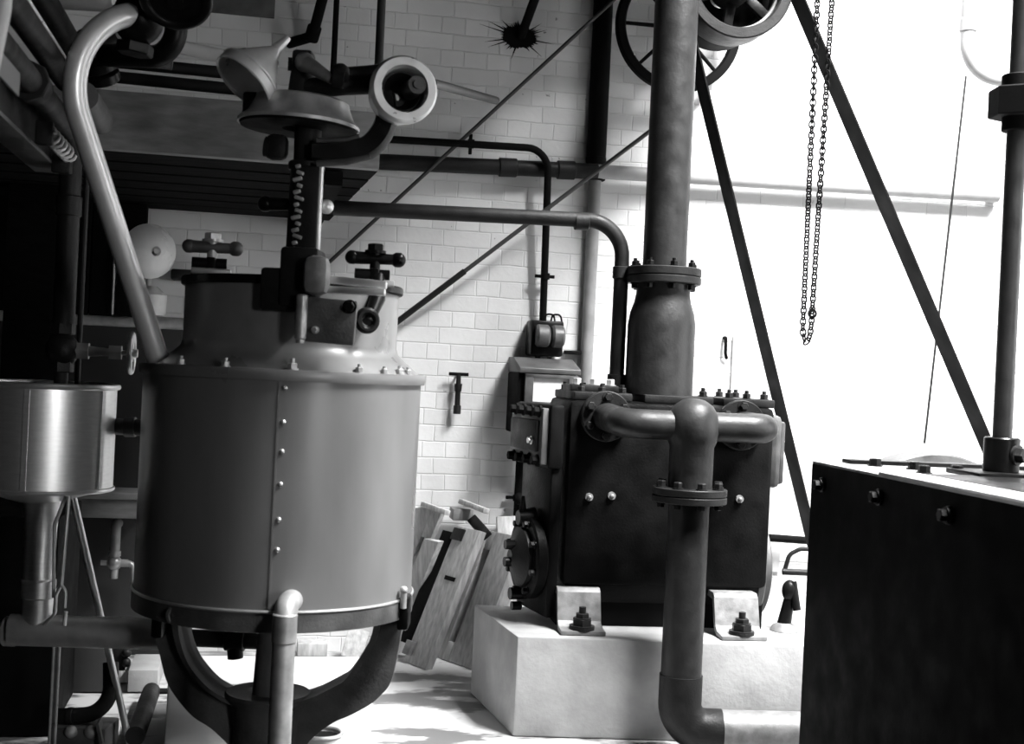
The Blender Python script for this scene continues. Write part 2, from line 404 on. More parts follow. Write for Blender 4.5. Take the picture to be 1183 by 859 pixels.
# small pipe above it turning down to the switch
t = thing('conduit_pipe', 'thin dark conduit bending down the wall to the fuse switch', 'conduit', Pw(630, 365, .03))
pts = [Pw(446, 160, .14), Pw(612, 171, .14), Pw(634, 180, .14), Pw(632, 215, .14)]
b = B(); b.tube([Pw(330, 153.5, .145), Pw(634, 172, .145), Pw(627, 372, .06)], wx(4.2, 6.4), 14, .11); obj('tube', b, 'blackdull', t)
clip(t, Pw(544, 166, .13), EX, wx(4.2, 6.4), True); clip(t, Pw(630, 319, .085), EZ, wx(4.2, 6.4), False)

# lower vertical conduit with clips
t = thing('floor_conduit', 'thin dark upright conduit below the starter box, left of the pump', 'conduit', Pw(596, 700, .04))
q = Pw(602, 505, .05)
b = B(); b.tube([Pw(614, 498, .1), Pw(602, 512, .05), at(q, 745)], wx(5, 6.5), 14, .05); obj('tube', b, 'blackdull', t)
clip(t, at(q, 575), EZ, wx(5, 6.5), False)
b = B(); qq = at(q, 575); b.sph(qq - EY * .03, .03); obj('screw_knob', b, 'blackdull', t)

# pipe standing in for the riser's shadow band, dark above the long pipe, grey below
t = thing('shadow_band_pipe', 'upright pipe standing in for the shadow band left of the riser, black above and grey below', 'pipe', Pw(672, 700, .04))
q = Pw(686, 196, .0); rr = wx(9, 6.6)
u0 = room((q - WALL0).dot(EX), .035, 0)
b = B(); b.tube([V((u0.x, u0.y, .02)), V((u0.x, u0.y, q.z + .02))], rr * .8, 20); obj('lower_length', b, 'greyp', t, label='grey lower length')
b = B(); b.tube([V((u0.x, u0.y, q.z + .02)), V((u0.x, u0.y, ZH))], rr * 1.25, 20); obj('upper_length', b, 'blackdull', t, label='black upper length for the darkest part of the shadow')
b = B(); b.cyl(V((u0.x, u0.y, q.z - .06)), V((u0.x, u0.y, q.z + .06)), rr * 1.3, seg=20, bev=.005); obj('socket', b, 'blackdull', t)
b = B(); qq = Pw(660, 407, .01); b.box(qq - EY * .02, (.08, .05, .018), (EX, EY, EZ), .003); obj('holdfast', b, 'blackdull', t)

# soot-rimmed pipe entering the wall and another beside the funnel
t = thing('wall_spout', 'short dark rod running into the wall inside a sooty stain', 'pipe', Pw(600, 42, .02))
b = B(); b.tube([Pw(632, -40, .35), Pw(602, 42, .005)], wx(5.5, 6.3), 12); obj('rod', b, 'blackdull', t)
b = B(); a_, b_ = EX, EZ; ctr = Pw(600, 43, .001)
n = 110; vs = []
for i in range(n):
    rr = (.052 + (.085 * random.random() ** 2.5 if i % 2 else 0) + .012 * random.random()); an = 2 * PI * i / n
    vs.append(ctr + EX * (rr * 1.5 * math.cos(an)) + EZ * (rr * .95 * math.sin(an)))
b.prism(vs, -EY * .002); obj('soot_stain', b, 'blackdull', t)
t = thing('steam_branch', 'dark slanting pipe with wall elbow, behind the funnel tip', 'pipe', Pw(345, 45, .1))
b = B(); b.tube([Pw(388, -60, .5), Pw(361, 42, .12), Pw(334, 50, .0)], wx(6, 6.3), 14, .05); obj('tube', b, 'blackdull', t)
b = B(); b.cyl(Pw(364, 30, .15), Pw(359, 47, .11), wx(8, 6.3), seg=16, bev=.004); obj('elbow_socket', b, 'blackdull', t)

# tie rods / wires
b = B(); b.tube([Pw(722, -12, .25), Pw(380, 303, .06)], wx(2.2, 6.4), 8)
one('tie_wire', b, 'rope', 'thin dark wire slanting down behind the pulley head, upper of two', 'wire')
t = thing('tie_rod', 'dark tie rod slanting from the riser down to the kettle rim, lower of two', 'rod', Pw(453, 375, .08))
m_ = Pw(537, 313, .12)
b = B(); b.tube([Pw(770, 137, .22), m_], wx(2.6, 6.4), 10); obj('rod', b, 'rope', t)
b = B(); b.tube([m_, Pw(453, 376, .06)], wx(3.6, 6.4), 10); obj('sleeve', b, 'iron', t)
b = B(); b.tube([Pw(1116, 88, .5), Pw(1068, 512, .55)], wx(1.5, 6), 8)
one('pull_wire', b, 'iron', 'hair-thin wire hanging from the white bent pipe', 'wire')
# thin uprights top centre
b = B(); q = Pw(388, 20, .6); b.tube([at(q, 95), V((q.x, q.y, ZC))], wx(3.5, 5.6), 10)
one('hanger_rod', b, 'blackdull', 'thin dark upright rod above the pulley head, left of two', 'rod')
b = B(); q = Pw(440, 20, .7); b.tube([at(q, 75), V((q.x, q.y, ZC))], wx(5, 5.6), 12)
one('hanger_rod', b, 'riser', 'thicker dark upright rod with a bright edge, rising from the pulley rim', 'rod')

# fuse switch
t = thing('fuse_switch', 'small black twin fuse switch on the wall above the starter box', 'switch', Pw(628, 411, .1))
q = Pw(629, 391, .07)
b = B(); b.box(q, (.165, .13, .175), (EX, EY, EZ), .012); obj('switch_case', b, 'black', t)
for k, s_ in ((-.028, .055), (.048, .05)):
    c = q + EX * k - EY * .075 + EZ * .012
    b = B(); b.cyl(c - EX * s_ * .62, c + EX * s_ * .62, .055, seg=28, bev=.01); obj('fuse_barrel', b, 'ironmid', t, label='rounded grey barrel')
for k in (.01, .045):
    b = B(); c = q + EX * k - EY * .05 + EZ * .075; b.tube([c - EX * .03, c - EX * .02 + EZ * .045, c + EX * .02 + EZ * .045, c + EX * .03], .005, 8, .02); obj('wire_loop', b, 'blackdull', t)
b = B(); b.cyl(q - EZ * .09 - EX * .03, q - EZ * .13 - EX * .03, .014, seg=12); b.cyl(q - EZ * .09 + EX * .03, q - EZ * .13 + EX * .03, .012, seg=12); obj('gland', b, 'blackdull', t)

# motor starter box
t = thing('starter_box', 'black motor starter box with sloped lid and pale card window on the wall', 'box', Pw(625, 500, .15))
A = lambda px, py, off: Pw(px, py, off)
q0 = A(588, 418, .0); zt_ = A(625, 424, .2).z; zb_ = A(600, 500, .2).z
a0 = (A(586, 450, .0) - WALL0).dot(EX); a1 = (A(668, 450, .30) - WALL0).dot(EX)
b = B(); rbox(b, a0 + .0, a1, .0, .27, zb_, zt_ - .03, .008); obj('case', b, 'blackdull', t)
b = B()
b.prism([room(a0 + .0, .0, zt_ - .028), room(a0 + .0, .30, zt_ - .03), room(a0 + .0, .30, zt_ - .005), room(a0 + .0, .12, zt_ + .045), room(a0 + .0, .0, zt_ + .045)], EX * (a1 - a0 + .01), .004); obj('sloped_lid', b, 'ironmid', t)
zw = zt_ - .075
b = B()
for (x0, x1, z0, z1) in ((a0 + .03, a0 + .07, zw - .10, zw + .04), (a1 - .045, a1, zw - .10, zw + .04), (a0 + .03, a1, zw + .022, zw + .042), (a0 + .03, a1, zw - .115, zw - .09)):
    rbox(b, x0, x1, .27, .295, z0, z1, .002)
obj('window_frame', b, 'ironmid', t)
b = B(); rbox(b, a0 + .07, a1 - .045, .27, .278, zw - .09, zw + .022); obj('card', b, 'paper', t, label='pale card in the window')
b = B(); c0 = room(a0 + .03, .1, zb_); c1 = room(a0 + .12, .1, zb_)
b.tube([c0 + EZ * .01, c0 - EZ * .11 - EX * .015, c0 - EZ * .15 + EX * .05, c1 - EZ * .1, c1 + EZ * .01], .006, 8, .04); obj('cable_loop', b, 'blackdull', t)

# T key hanging on the wall
t = thing('tee_key', 'small dark T-handled key hanging on the white wall right of the kettle', 'tool', Pw(529, 478, .02))
q = Pw(530, 432, .05)
b = B(); b.tube([q - EX * .048, q + EX * .048], .009, 10); obj('handle', b, 'blackdull', t)
b = B(); b.cyl(q, at(q, 445), .012, seg=12); b.cyl(at(q, 443), at(q, 452), .02, .017, 14); b.cyl(at(q, 452), at(q, 470), .013, .014, 12); b.cyl(at(q, 468), at(q, 478), .019, seg=14, bev=.002); b.cyl(q, q + EY * .05, .006, seg=8); obj('shank', b, 'iron', t)

# hook and whitewashed panel at right
b = B(); q = Pw(838, 390, .02); b.tube([q + EY * .02, q - EY * .01, at(q, 408) - EY * .012, at(q, 414) + EX * .012], .009, 8, .01)
one('wall_hook', b, 'blackdull', 'small black iron hook on the bright wall right of the riser', 'hook')
b = B(); pA, pB = Pw(846, 388, .0), Pw(911, 660, .0)
rbox(b, (pA - WALL0).dot(EX), (Pw(911, 400, 0) - WALL0).dot(EX), .0, .02, pB.z, pA.z, .003)
one('wall_panel', b, 'canvas', 'flat whitewashed panel on the wall behind the left belt', 'panel')
b = B(); q0, q1 = Pw(893, 621, .1), Pw(960, 626, .1)
b.tube([q0 + EX * -.02, q1], .02, 10)
one('skirting_pipe', b, 'blackdull', 'thin black pipe low on the wall between pump and black tank', 'pipe')

# ================================================================== OVERHEAD SHAFT, FLYWHEEL, PULLEYS, BELTS
OFF = 0.88
cd = Pw(848, -16, OFF); cf = Pw(784, 32, .14)
shd = EY
t = thing('drive_pulley', 'dark spoked belt pulley at the top edge, right of the riser', 'pulley', cd)
Rd = wx(65, cd.y)
b = B(); b.hoop(cd, shd, Rd * .80, Rd, .16, 64, .006); obj('rim', b, 'iron', t)
b = B(); b.hoop(cd - shd * .02, shd, Rd * .76, Rd * .83, .03, 64, .003); obj('rim_rib', b, 'plate', t)
b = B(); b.cyl(cd - shd * .09, cd + shd * .09, Rd * .34, seg=28, bev=.008); obj('hub', b, 'black', t)
for k in range(6):
    an = R(22 + 60 * k); d = EX * math.cos(an) + EZ * math.sin(an)
    b = B(); b.bar(cd + d * Rd * .3, cd + d * Rd * .82, .045, .03, d.cross(EY), .006); obj('spoke', b, 'black', t)
t = thing('loose_pulley', 'dark plain pulley behind the spoked one on the overhead shaft', 'pulley', cd + EY * .2)
c2 = cd + shd * .19
b = B(); b.hoop(c2, shd, Rd * .72, Rd * .92, .13, 64, .006); obj('rim', b, 'blackdull', t)
b = B(); b.lathe([(Rd * .2, -.01), (Rd * .74, -.01), (Rd * .74, .01), (Rd * .2, .01)], c2, shd, 48, close=True); obj('web', b, 'blackdull', t)
b = B(); b.cyl(cd - shd * .14, room((cf - WALL0).dot(EX), .004, cf.z) , .035, seg=20)
one('line_shaft', b, 'steeldull', 'overhead shaft carrying the pulleys, running into the wall', 'shaft')
t = thing('flywheel', 'thin-rimmed spoked flywheel behind the riser near the top edge', 'flywheel', cf - EZ * .3)
Rf = wx(75, cf.y)
b = B(); b.hoop(cf, shd, Rf - wx(11, cf.y), Rf, .05, 72, .008); obj('rim', b, 'blackdull', t)
b = B(); b.cyl(cf - shd * .05, cf + shd * .05, .06, seg=24, bev=.006); obj('hub', b, 'blackdull', t)
for k in range(8):
    an = R(-2.7 + 3 + 45 * k); d = EX * math.cos(an) + EZ * math.sin(an)
    b = B(); b.cyl(cf + d * .05, cf + d * (Rf - wx(8, cf.y)), .011, .009, 10); obj('spoke', b, 'blackdull', t)

cb_ = Pw(1068, 648, OFF); Rb = wx(126, cb_.y)
t = thing('floor_pulley', 'large pale-rimmed belt wheel mostly hidden behind the black tank', 'pulley', V((cb_.x, cb_.y, cb_.z - Rb)))
b = B(); b.hoop(cb_, shd, Rb * .90, Rb, .17, 80, .008); obj('rim', b, 'ironmid', t)
b = B(); b.cyl(cb_ - shd * .09, cb_ + shd * .09, .09, seg=24, bev=.006); b.cyl(cb_ - shd * .12, cb_ + shd * (OFF - .02), .03, seg=16); obj('hub', b, 'iron', t)
for k in range(6):
    an = R(15 + 60 * k); d = EX * math.cos(an) + EZ * math.sin(an)
    b = B(); b.bar(cb_ + d * .07, cb_ + d * Rb * .93, .06, .035, d.cross(EY), .006); obj('spoke', b, 'iron', t)
# flat belt round both wheels: outer tangents
e1 = EX; e2 = EZ
v_ = cb_ - cd; L_ = v_.length; u_ = v_ / L_; n_ = V((0, 0, 0)); n_ = u_.cross(EY).normalized()
ca = (Rd - Rb) / L_; sa = math.sqrt(1 - ca * ca)
def tang(s_): return (u_ * ca * 1 + n_ * s_ * sa)
BT = .006
t = thing('drive_belt', 'flat dark leather belt looped from the overhead pulley down to the floor wheel', 'belt', V((cb_.x, cb_.y, cb_.z - Rb)))
for s_ in (1, -1):
    w_ = tang(s_)
    b = B(); b.bar(cd + w_ * (Rd + BT), cb_ + w_ * (Rb + BT), .125, .007, EY); obj('belt_run', b, 'belt', t)
for cc, rr, far in ((cd, Rd, -1), (cb_, Rb, 1)):
    w1 = tang(1); w2 = tang(-1); mid = u_ * far
    a1_ = math.atan2(w1.dot(n_), w1.dot(u_)); a2_ = -a1_
    if far < 0: a2_ += 2 * PI
    else: a1_, a2_ = -abs(a1_), abs(a1_)
    rings = []
    b = B()
    for k in range(33):
        an = a1_ + (a2_ - a1_) * k / 32; d = u_ * math.cos(an) + n_ * math.sin(an)
        rings.append([b.bm.verts.new(cc + d * (rr + e) + EY * y) for e, y in ((.0025, -.062), (.0095, -.062), (.0095, .062), (.0025, .062))])
    b.skin(rings); obj('belt_wrap', b, 'belt', t)

# hoist chain
t = thing('hoist_chain', 'endless hand chain hanging in a loop in front of the bright wall', 'chain', P(934, 400, 5.1))
DC = 5.1
s1 = P(927.5, 378, DC); s2 = P(937.5, 372, DC); top1 = V((P(944, 0, DC).x, DC, 3.3)); top2 = V((P(963, 0, DC).x, DC, 3.3))
top1 = s1 + (top1 - s1) * ((ZH - s1.z - .005) / (top1.z - s1.z)); top2 = s2 + (top2 - s2) * ((ZH - s2.z - .005) / (top2.z - s2.z))
bot = P(933.5, 398, DC)
path = [top1, s1]
for k in range(1, 6):
    an = PI + PI * k / 6; path.append(V(((s1.x + s2.x) / 2 + (s2.x - s1.x) / 2 * math.cos(an), DC, (s1.z + s2.z) / 2 + (s1.z - bot.z) * math.sin(an))))
path += [s2, top2]
seglen = [0]
for p_, q_ in zip(path, path[1:]): seglen.append(seglen[-1] + (q_ - p_).length)
def along(d):
    for i in range(1, len(path)):
        if d <= seglen[i] or i == len(path) - 1:
            f = (d - seglen[i - 1]) / (seglen[i] - seglen[i - 1]); return path[i - 1].lerp(path[i], f), (path[i] - path[i - 1]).normalized()
b = B(); pitch = .0215; k = 0; d_ = 0
while d_ < seglen[-1]:
    c_, tdir = along(d_); ph = R(32 - 75 * (k % 2)) + .4 * math.sin(k * .11)
    side = tdir.cross(V((0, 1, 0))).normalized(); nn = tdir.cross(side)
    sd = side * math.cos(ph) + nn * math.sin(ph)
    loop = []
    for m_i in range(10):
        an = 2 * PI * m_i / 10; loop.append(c_ + tdir * (.0165 * math.cos(an)) + sd * (.0105 * math.sin(an)))
    rings = []
    nrm = tdir.cross(sd)
    for m_i, lp in enumerate(loop):
        rd = (lp - c_).normalized()
        rings.append([b.bm.verts.new(lp + (rd * math.cos(2 * PI * q / 5) + nrm * math.sin(2 * PI * q / 5)) * .0037) for q in range(5)])
    b.skin(rings, close=True)
    d_ += pitch; k += 1
obj('link_loop', b, 'blackdull', t)
b = B(); c_ = P(938.5, 362, DC); b.torus(c_, V((.3, -1, 0)), .016, .0045, 20, 8); obj('joining_link', b, 'blackdull', t)

# ================================================================== CONCRETE BLOCK AND PUMP
bA, bB = P(598, 735, 4.99), None
zblk = bA.z
def onz(px, py, z):
    u, v = uv(px, py); D = (H - z) * F / v; return P(px, py, D)
bB = onz(548, 698, zblk); bC = onz(930, 746, zblk)
bC = bA + (bC - bA).normalized() * 1.75; bD = bB + (bC - bA) * 1.0
b = B(); b.prism([V((q.x, q.y, .002)) for q in (bA, bC, bD, bB)], EZ * (zblk - .002), .008)
one('concrete_block', b, 'conc', 'pale concrete foundation block under the pump', 'plinth')

PY = R(8); PXd = V((math.cos(PY), math.sin(PY), 0)); PYd = V((-math.sin(PY), math.cos(PY), 0))
PO = P(648, 690, 5.20); PO.z = 0
def pp(a, b_, z): return PO + PXd * a + PYd * b_ + EZ * z
PAX = (PXd, PYd, EZ)
ztop = at(pp(0.1, 0, 1), 462).z
PWd = 0.86; PDp = 0.50
zc = at(pp(.3, 0, 1), 655).z; rc = .20
t = thing('pump', 'large black cast-iron pump with bolted flanges, on the concrete block', 'pump', pp(.43, .25, zblk))
b = B(); b.box(pp(PWd / 2, PDp / 2, (ztop + zc) / 2 - .04), (PWd, PDp, ztop - zc + .08), PAX, .03); obj('body', b, 'pumpm', t)
b = B(); c0 = pp(.02, PDp / 2, zc); c1 = pp(PWd - .03, PDp / 2, zc)
b.cyl(c0, c1, .245, seg=48, bev=.01); obj('crankcase', b, 'pumpm', t)
b = B(); b.prism([pp(-.005, .06, zblk + .0), pp(PWd, .06, zblk), pp(PWd, PDp - .06, zblk), pp(-.005, PDp - .06, zblk)], EZ * (zc - zblk - .12)); obj('bedplate', b, 'blackdull', t)
# top covers
for (a0_, a1_) in ((.02, .26), (.31, .60), (.64, .86)):
    b = B(); b.box(pp((a0_ + a1_) / 2, PDp / 2, ztop + .015), (a1_ - a0_, PDp - .04, .034), PAX, .006); cv = obj('cover_plate', b, 'iron', t)
    for aa in (a0_ + .035, (a0_ + a1_) / 2, a1_ - .035):
        for bb in (.06, PDp - .06):
            b = B(); b.stud(pp(aa, bb, ztop + .03), EZ, .017, .024); obj('bolt', b, 'iron', cv)
# raised valve cover on the left of the top
b = B(); b.box(pp(.12, .20, ztop + .045), (.2, .2, .03), PAX, .006); cv = obj('valve_cover', b, 'iron', t)
for aa in (.05, .12, .19):
    b = B(); b.hexb(pp(aa, .13, ztop + .058), EZ, .018, .028); obj('bolt', b, 'steeldull', cv)
# left end cover, angled box with two rows of bolts
EYl = V((-math.sin(R(20)), math.cos(R(20)), 0)); EXl = V((math.cos(R(20)), math.sin(R(20)), 0))
eo = P(648, 540, 5.19)
z0e, z1e = at(eo, 542).z, at(eo, 468).z
def pl(a, b_, z): q = V((eo.x, eo.y, 0)) + EXl * a + EYl * b_; return V((q.x, q.y, z))
LAX = (EXl, EYl, EZ)
b = B(); b.box(pl(-.022, .20, (z0e + z1e) / 2), (.062, .40, z1e - z0e), LAX, .012); obj('end_cover', b, 'pumpm', t)
b = B(); b.box(pl(-.065, .20, (z0e + z1e) / 2), (.03, .36, z1e - z0e - .03), LAX, .006); cv = obj('inspection_plate', b, 'ironmid', t)
b = B(); b.box(pl(-.085, .20, (z0e + z1e) / 2), (.02, .30, z1e - z0e - .13), LAX, .006); obj('panel', b, 'iron', cv)
for zz in (z0e + .03, z1e - .03):
    for bb in (.06, .15, .24, .33):
        b = B(); b.hexb(pl(-.078, bb, zz), -EXl, .02, .03); obj('bolt', b, 'blackdull', cv)
b = B(); b.hexb(pl(-.093, .1, (z0e + z1e) / 2 - .02), -EXl, .014, .018); obj('bolt', b, 'steel', cv)
# wall below the end cover
b = B(); b.box(pl(-.005, .19, (z0e + zblk) / 2 + .02), (.05, .34, z0e - zblk - .03), LAX, .012); obj('end_wall', b, 'pumpm', t)
# left round end cover
ce = pl(-.03, .17, at(eo, 650).z)
b = B(); b.cyl(ce, ce - EXl * .05, .17, seg=48, bev=.008); cv = obj('bearing_cover', b, 'pumpm', t)
b = B(); b.lathe([(.12, 0), (.12, .02), (.05, .045), (.03, .06)], ce - EXl * .048, -EXl, 32); obj('bearing_cap', b, 'iron', cv)
for k in range(8):
    an = 2 * PI * k / 8 + .3
    b = B(); b.hexb(ce - EXl * .05 + EYl * (.145 * math.cos(an)) + EZ * (.145 * math.sin(an)), -EXl, .014, .022); obj('bolt', b, 'black', cv)
b = B(); q = ce - EXl * .06 + EZ * .16; b.cyl(q + EXl * .05, q - EXl * .02, .045, .03, 14); b.cyl(q + EZ * .03, q + EZ * .09, .016, .006, 10); obj('oil_cup', b, 'black', cv)
b = B(); b.tube([ce - EXl * .05 - EZ * .02, ce - EXl * .13 - EZ * .02], .02, 12); b.cyl(ce - EXl * .09 + EZ * .05, ce - EXl * .13 + EZ * .05, .02, seg=10); obj('shaft_end', b, 'black', cv)
b = B(); q = ce - EXl * .03 - EZ * .15; b.cyl(q, q - EXl * .07, .025, seg=12); b.cyl(q - EXl * .02 - EZ * .05, q - EXl * .06 - EZ * .05, .018, seg=10); obj('drain_plug', b, 'black', cv)
# right round end cover and upper round cover
cr_ = pp(PWd - .035, PDp / 2, at(pp(PWd, .2, 1), 655).z)
b = B(); b.cyl(cr_, cr_ + PXd * .035, .235, seg=48, bev=.006); cv = obj('end_flange', b, 'ironmid', t)
b = B(); b.cyl(cr_ + PXd * .034, cr_ + PXd * .065, .215, seg=48, bev=.006); obj('cover_disc', b, 'ironmid', cv)
b = B(); b.cyl(cr_ + PXd * .06, cr_ + PXd * .12, .06, seg=20, bev=.006); obj('shaft_boss', b, 'black', cv)
zu = at(pp(PWd, .2, 1), 520).z
b = B(); b.box(pp(PWd + .018, PDp / 2 - .02, zu + .005), (.05, PDp - .1, .30), PAX, .05 * .45); obj('side_cover', b, 'ironmid', t)
b = B(); b.box(pp(PWd + .052, PDp / 2 - .04, zu), (.03, PDp - .2, .26), PAX, .012); cv = obj('side_cap', b, 'ironmid', t)
for zz in (.045, -.04):
    b = B(); b.hexb(pp(PWd + .064, .14, zu + zz), PXd, .016, .024); obj('bolt', b, 'steel', cv)
# front studs on the body
for (x_, y_) in ((681, 574), (708, 573), (863, 579), (873, 516)):
    q = P(x_, y_, 5.2); k = (q - PO).dot(PXd); q = pp(k, 0, q.z)
    b = B(); b.cyl(q + PYd * .01, q - PYd * .012, .016, seg=14); b.sph(q - PYd * .014, .009, seg=12, rg=8); obj('stud', b, 'plate', t)
# mounting feet
for (x0, x1, yf) in ((650, 706, 731), (835, 893, 737)):
    q = onz((x0 + x1) / 2, yf, zblk + .012)
    w = wx(x1 - x0, q.y) * .93; a_mid = (q - PO).dot(PXd); bf = (q - PO).dot(PYd)
    b = B(); prof = [(bf, zblk + .002), (bf, zblk + .018), (bf + .075, zblk + .02), (bf + .10, zblk + .04), (bf + .13, zblk + .15), (bf + .15, zblk + .165), (.12, zblk + .165), (.12, zblk + .145), (bf + .152, zblk + .14), (bf + .12, zblk + .03), (bf + .085, zblk + .002)]
    b.prism([pp(a_mid - w / 2 - .012, q_[0], q_[1]) for q_ in prof], PXd * w, .003); ft = obj('mounting_foot', b, 'plate', t, label='bent pale steel foot')
    c = pp(a_mid - .012, bf + .045, zblk + .018)
    b = B(); b.cyl(c - EZ * .004, c + EZ * .012, .05, seg=24, bev=.003); b.hexb(c + EZ * .01, EZ, .040, .034); b.hexb(c + EZ * .042, EZ, .028, .022); b.cyl(c + EZ * .06, c + EZ * .088, .014, seg=12); obj('holding_bolt', b, 'iron', ft)
# drain cocks right
t = thing('drain_cock', 'tangle of small drain cock and bent pipes at the right foot of the pump', 'valve', pp(PWd + .13, .1, zblk))
q = P(912, 668, 5.35)
b = B(); b.tube([P(906, 660, 5.38), P(912, 640, 5.38), P(924, 634, 5.38), P(945, 634, 5.38)], .009, 10, .04); obj('bent_tube', b, 'iron', t)
b = B(); b.tube([P(904, 660, 5.36), P(950, 662, 5.36)], .013, 12); obj('straight_tube', b, 'iron', t)
b = B(); b.sph(P(912, 682, 5.36), .045, V((.7, .7, 1))); b.cyl(P(912, 690, 5.36), P(905, 724, 5.36), .022, .03, 14); b.cyl(P(915, 672, 5.36), P(921, 705, 5.33), .02, .016, 12); obj('cock_body', b, 'black', t)
b = B(); b.lathe([(.06, 0), (.05, .02), (.025, .035)], V((q.x - .01, 5.36, zblk + .002)), EZ, 24); obj('foot', b, 'plate', t)

# riser with reducer bell and flange
DR = 5.42
t = thing('riser_pipe', 'thick dark upright riser pipe with flange and bell reducer on the pump top', 'pipe', P(760, 455, DR))
q = P(767, 318, DR); rr = wx(25.2, DR)
def up(py): return at(q, py)
b = B(); b.cyl(up(312), V((q.x, q.y, ZH)), rr, seg=48); obj('pipe_length', b, 'riser', t)
zf = zat(q, 319)
b = B(); b.cyl(V((q.x, q.y, zf - .001)), V((q.x, q.y, zf + .034)), wx(43, DR), seg=48, bev=.004); fl = obj('upper_flange', b, 'iron', t)
for k in range(8):
    an = 2 * PI * k / 8 + .2; d = V((math.cos(an), math.sin(an), 0)) * wx(35, DR)
    b = B(); b.stud(V((q.x, q.y, zf + .034)) + d, EZ, .016, .022); obj('bolt', b, 'black', fl)
b = B(); b.cyl(V((q.x, q.y, zf - .034)), V((q.x, q.y, zf - .002)), wx(43, DR), seg=48, bev=.004); fl = obj('lower_flange', b, 'iron', t)
for k in range(8):
    an = 2 * PI * k / 8 + .2; d = V((math.cos(an), math.sin(an), 0)) * wx(35, DR)
    b = B(); b.hexb(V((q.x, q.y, zf - .034)) + d, -EZ, .014, .024); obj('nut', b, 'black', fl)
b = B(); zz = lambda y: zat(q, y)
zbot = ztop + .03
b.lathe([(wx(31, DR), zz(327)), (wx(31, DR), zz(340)), (wx(33, DR), zz(350)), (wx(37, DR), zz(362)), (wx(39, DR), zz(376)), (wx(39, DR), zbot)], V((q.x, q.y, 0)), EZ, 56); obj('bell_reducer', b, 'riser', t)

# overhead dark pipe with elbow into pump
t = thing('feed_pipe', 'dark pipe from the platform bending down into the pump top beside the riser', 'pipe', P(712, 450, 5.45))
r_ = wx(8.5, 5.5); q = P(712, 440, 5.45); cz = zat(q, 256)
pE = V((q.x, q.y, cz)); pS = P(385, 240, 5.3)
b = B(); b.tube([pS, pE, V((q.x, q.y, ztop + .03))], r_, 20, .15, n=12); obj('tube', b, 'iron', t)
d = (pE - pS).normalized(); c = P(672, 255.5, 5.43)
b = B(); b.cyl(c - d * .03, c + d * .03, r_ * 1.2, seg=20, bev=.003); obj('coupling', b, 'iron', t)
b = B(); b.cyl(at(q, 322), at(q, 308), r_ * 1.2, seg=20, bev=.003); obj('coupling', b, 'iron', t)
b = B(); b.cyl(at(q, 432), V((q.x, q.y, ztop + .034)), r_ * 1.25, seg=20, bev=.003); obj('coupling', b, 'iron', t)
b = B(); b.bar(at(q, 318), at(P(735, 318, 5.42), 318), .03, .03, EZ, .004); obj('stay', b, 'black', t)

# discharge pipework in front of the pump
DT = 4.90
t = thing('discharge_pipe', 'dark branched pipe in front of the pump, dropping to an elbow on the floor', 'pipe', V((P(787, 800, DT).x, DT, 0)))
q = P(799, 520, DT); xq = q.x
zc1 = zat(q, 492); rb_ = wx(17, DT)
b = B(); b.lathe([(wx(25.5, DT), zat(q, 564)), (wx(25.5, DT), zat(q, 516)), (wx(28.5, DT), zat(q, 509)), (wx(30.5, DT), zat(q, 498)), (wx(30.5, DT), zat(q, 488)), (wx(28, DT), zat(q, 477)), (wx(22, DT), zat(q, 468)), (wx(13, DT), zat(q, 462)), (wx(6, DT), zat(q, 460.3)), (.001, zat(q, 460))], V((xq, DT, 0)), EZ, 48); obj('tee_body', b, 'riser', t)
b = B()
for (fx, fy, s_) in ((703, 487, -1), (868, 491, 1)):
    f = P(fx, fy, 5.15); k = (f - PO).dot(PXd); f = pp(k, -.03, zc1 + (.012 if s_ < 0 else 0))
    hd = PXd
    c = V((xq, DT, zc1)); e_ = V((f.x, f.y, f.z)) - PYd * .0
    corner = c + hd * ((f - c).dot(hd)); corner.z = zc1
    b = B(); b.tube([c + hd * s_ * .02, corner, e_ + PYd * .02], rb_, 24, .075, n=10); br = obj('branch_elbow', b, 'riser', t)
    b = B(); b.cyl(f + PYd * .03, f, wx(30, 5.1), seg=48, bev=.004); fl = obj('branch_flange', b, 'iron', t)
    for m_ in range(6):
        an = 2 * PI * m_ / 6 + .5; dd = PXd * math.cos(an) + EZ * math.sin(an)
        b = B(); b.hexb(f + dd * wx(23, 5.1), -PYd, .017, .026); obj('bolt', b, 'iron', fl)
b = B(); b.cyl(V((xq, DT, zat(q, 580))), V((xq, DT, zat(q, 572))), wx(43, DT), seg=48, bev=.003); obj('lower_flange', b, 'iron', t)
b = B(); b.cyl(V((xq, DT, zat(q, 571.5))), V((xq, DT, zat(q, 563))), wx(43, DT), seg=48, bev=.003); fl = obj('upper_flange', b, 'iron', t)
for k in range(8):
    an = 2 * PI * k / 8 + .25; d = V((math.cos(an), math.sin(an), 0)) * wx(35, DT)
    b = B(); b.hexb(V((xq, DT, zat(q, 563))) + d, EZ, .017, .026); obj('bolt', b, 'iron', fl)
    b = B(); b.hexb(V((xq, DT, zat(q, 580))) + d, -EZ, .015, .02); obj('nut', b, 'black', fl)
rl = wx(23.5, DT)
zel = .085
b = B(); b.cyl(V((xq, DT, zat(q, 580))), V((xq, DT, zat(q, 779))), rl, seg=40); obj('drop_length', b, 'riser', t)
b = B(); zj = zat(q, 779)
b.tube([V((xq, DT, zj + .001)), V((xq, DT, zel)), V((xq, DT, zel)) + V((.16, .0, 0))], rl * 1.06, 32, .10, n=12); obj('floor_elbow', b, 'iron', t)
b = B(); b.cyl(V((xq + .155, DT, zel)), V((xq + 1.4, DT + .12, zel)), rl * 1.02, seg=36); obj('floor_length', b, 'plate', t, label='paler pipe length along the floor')

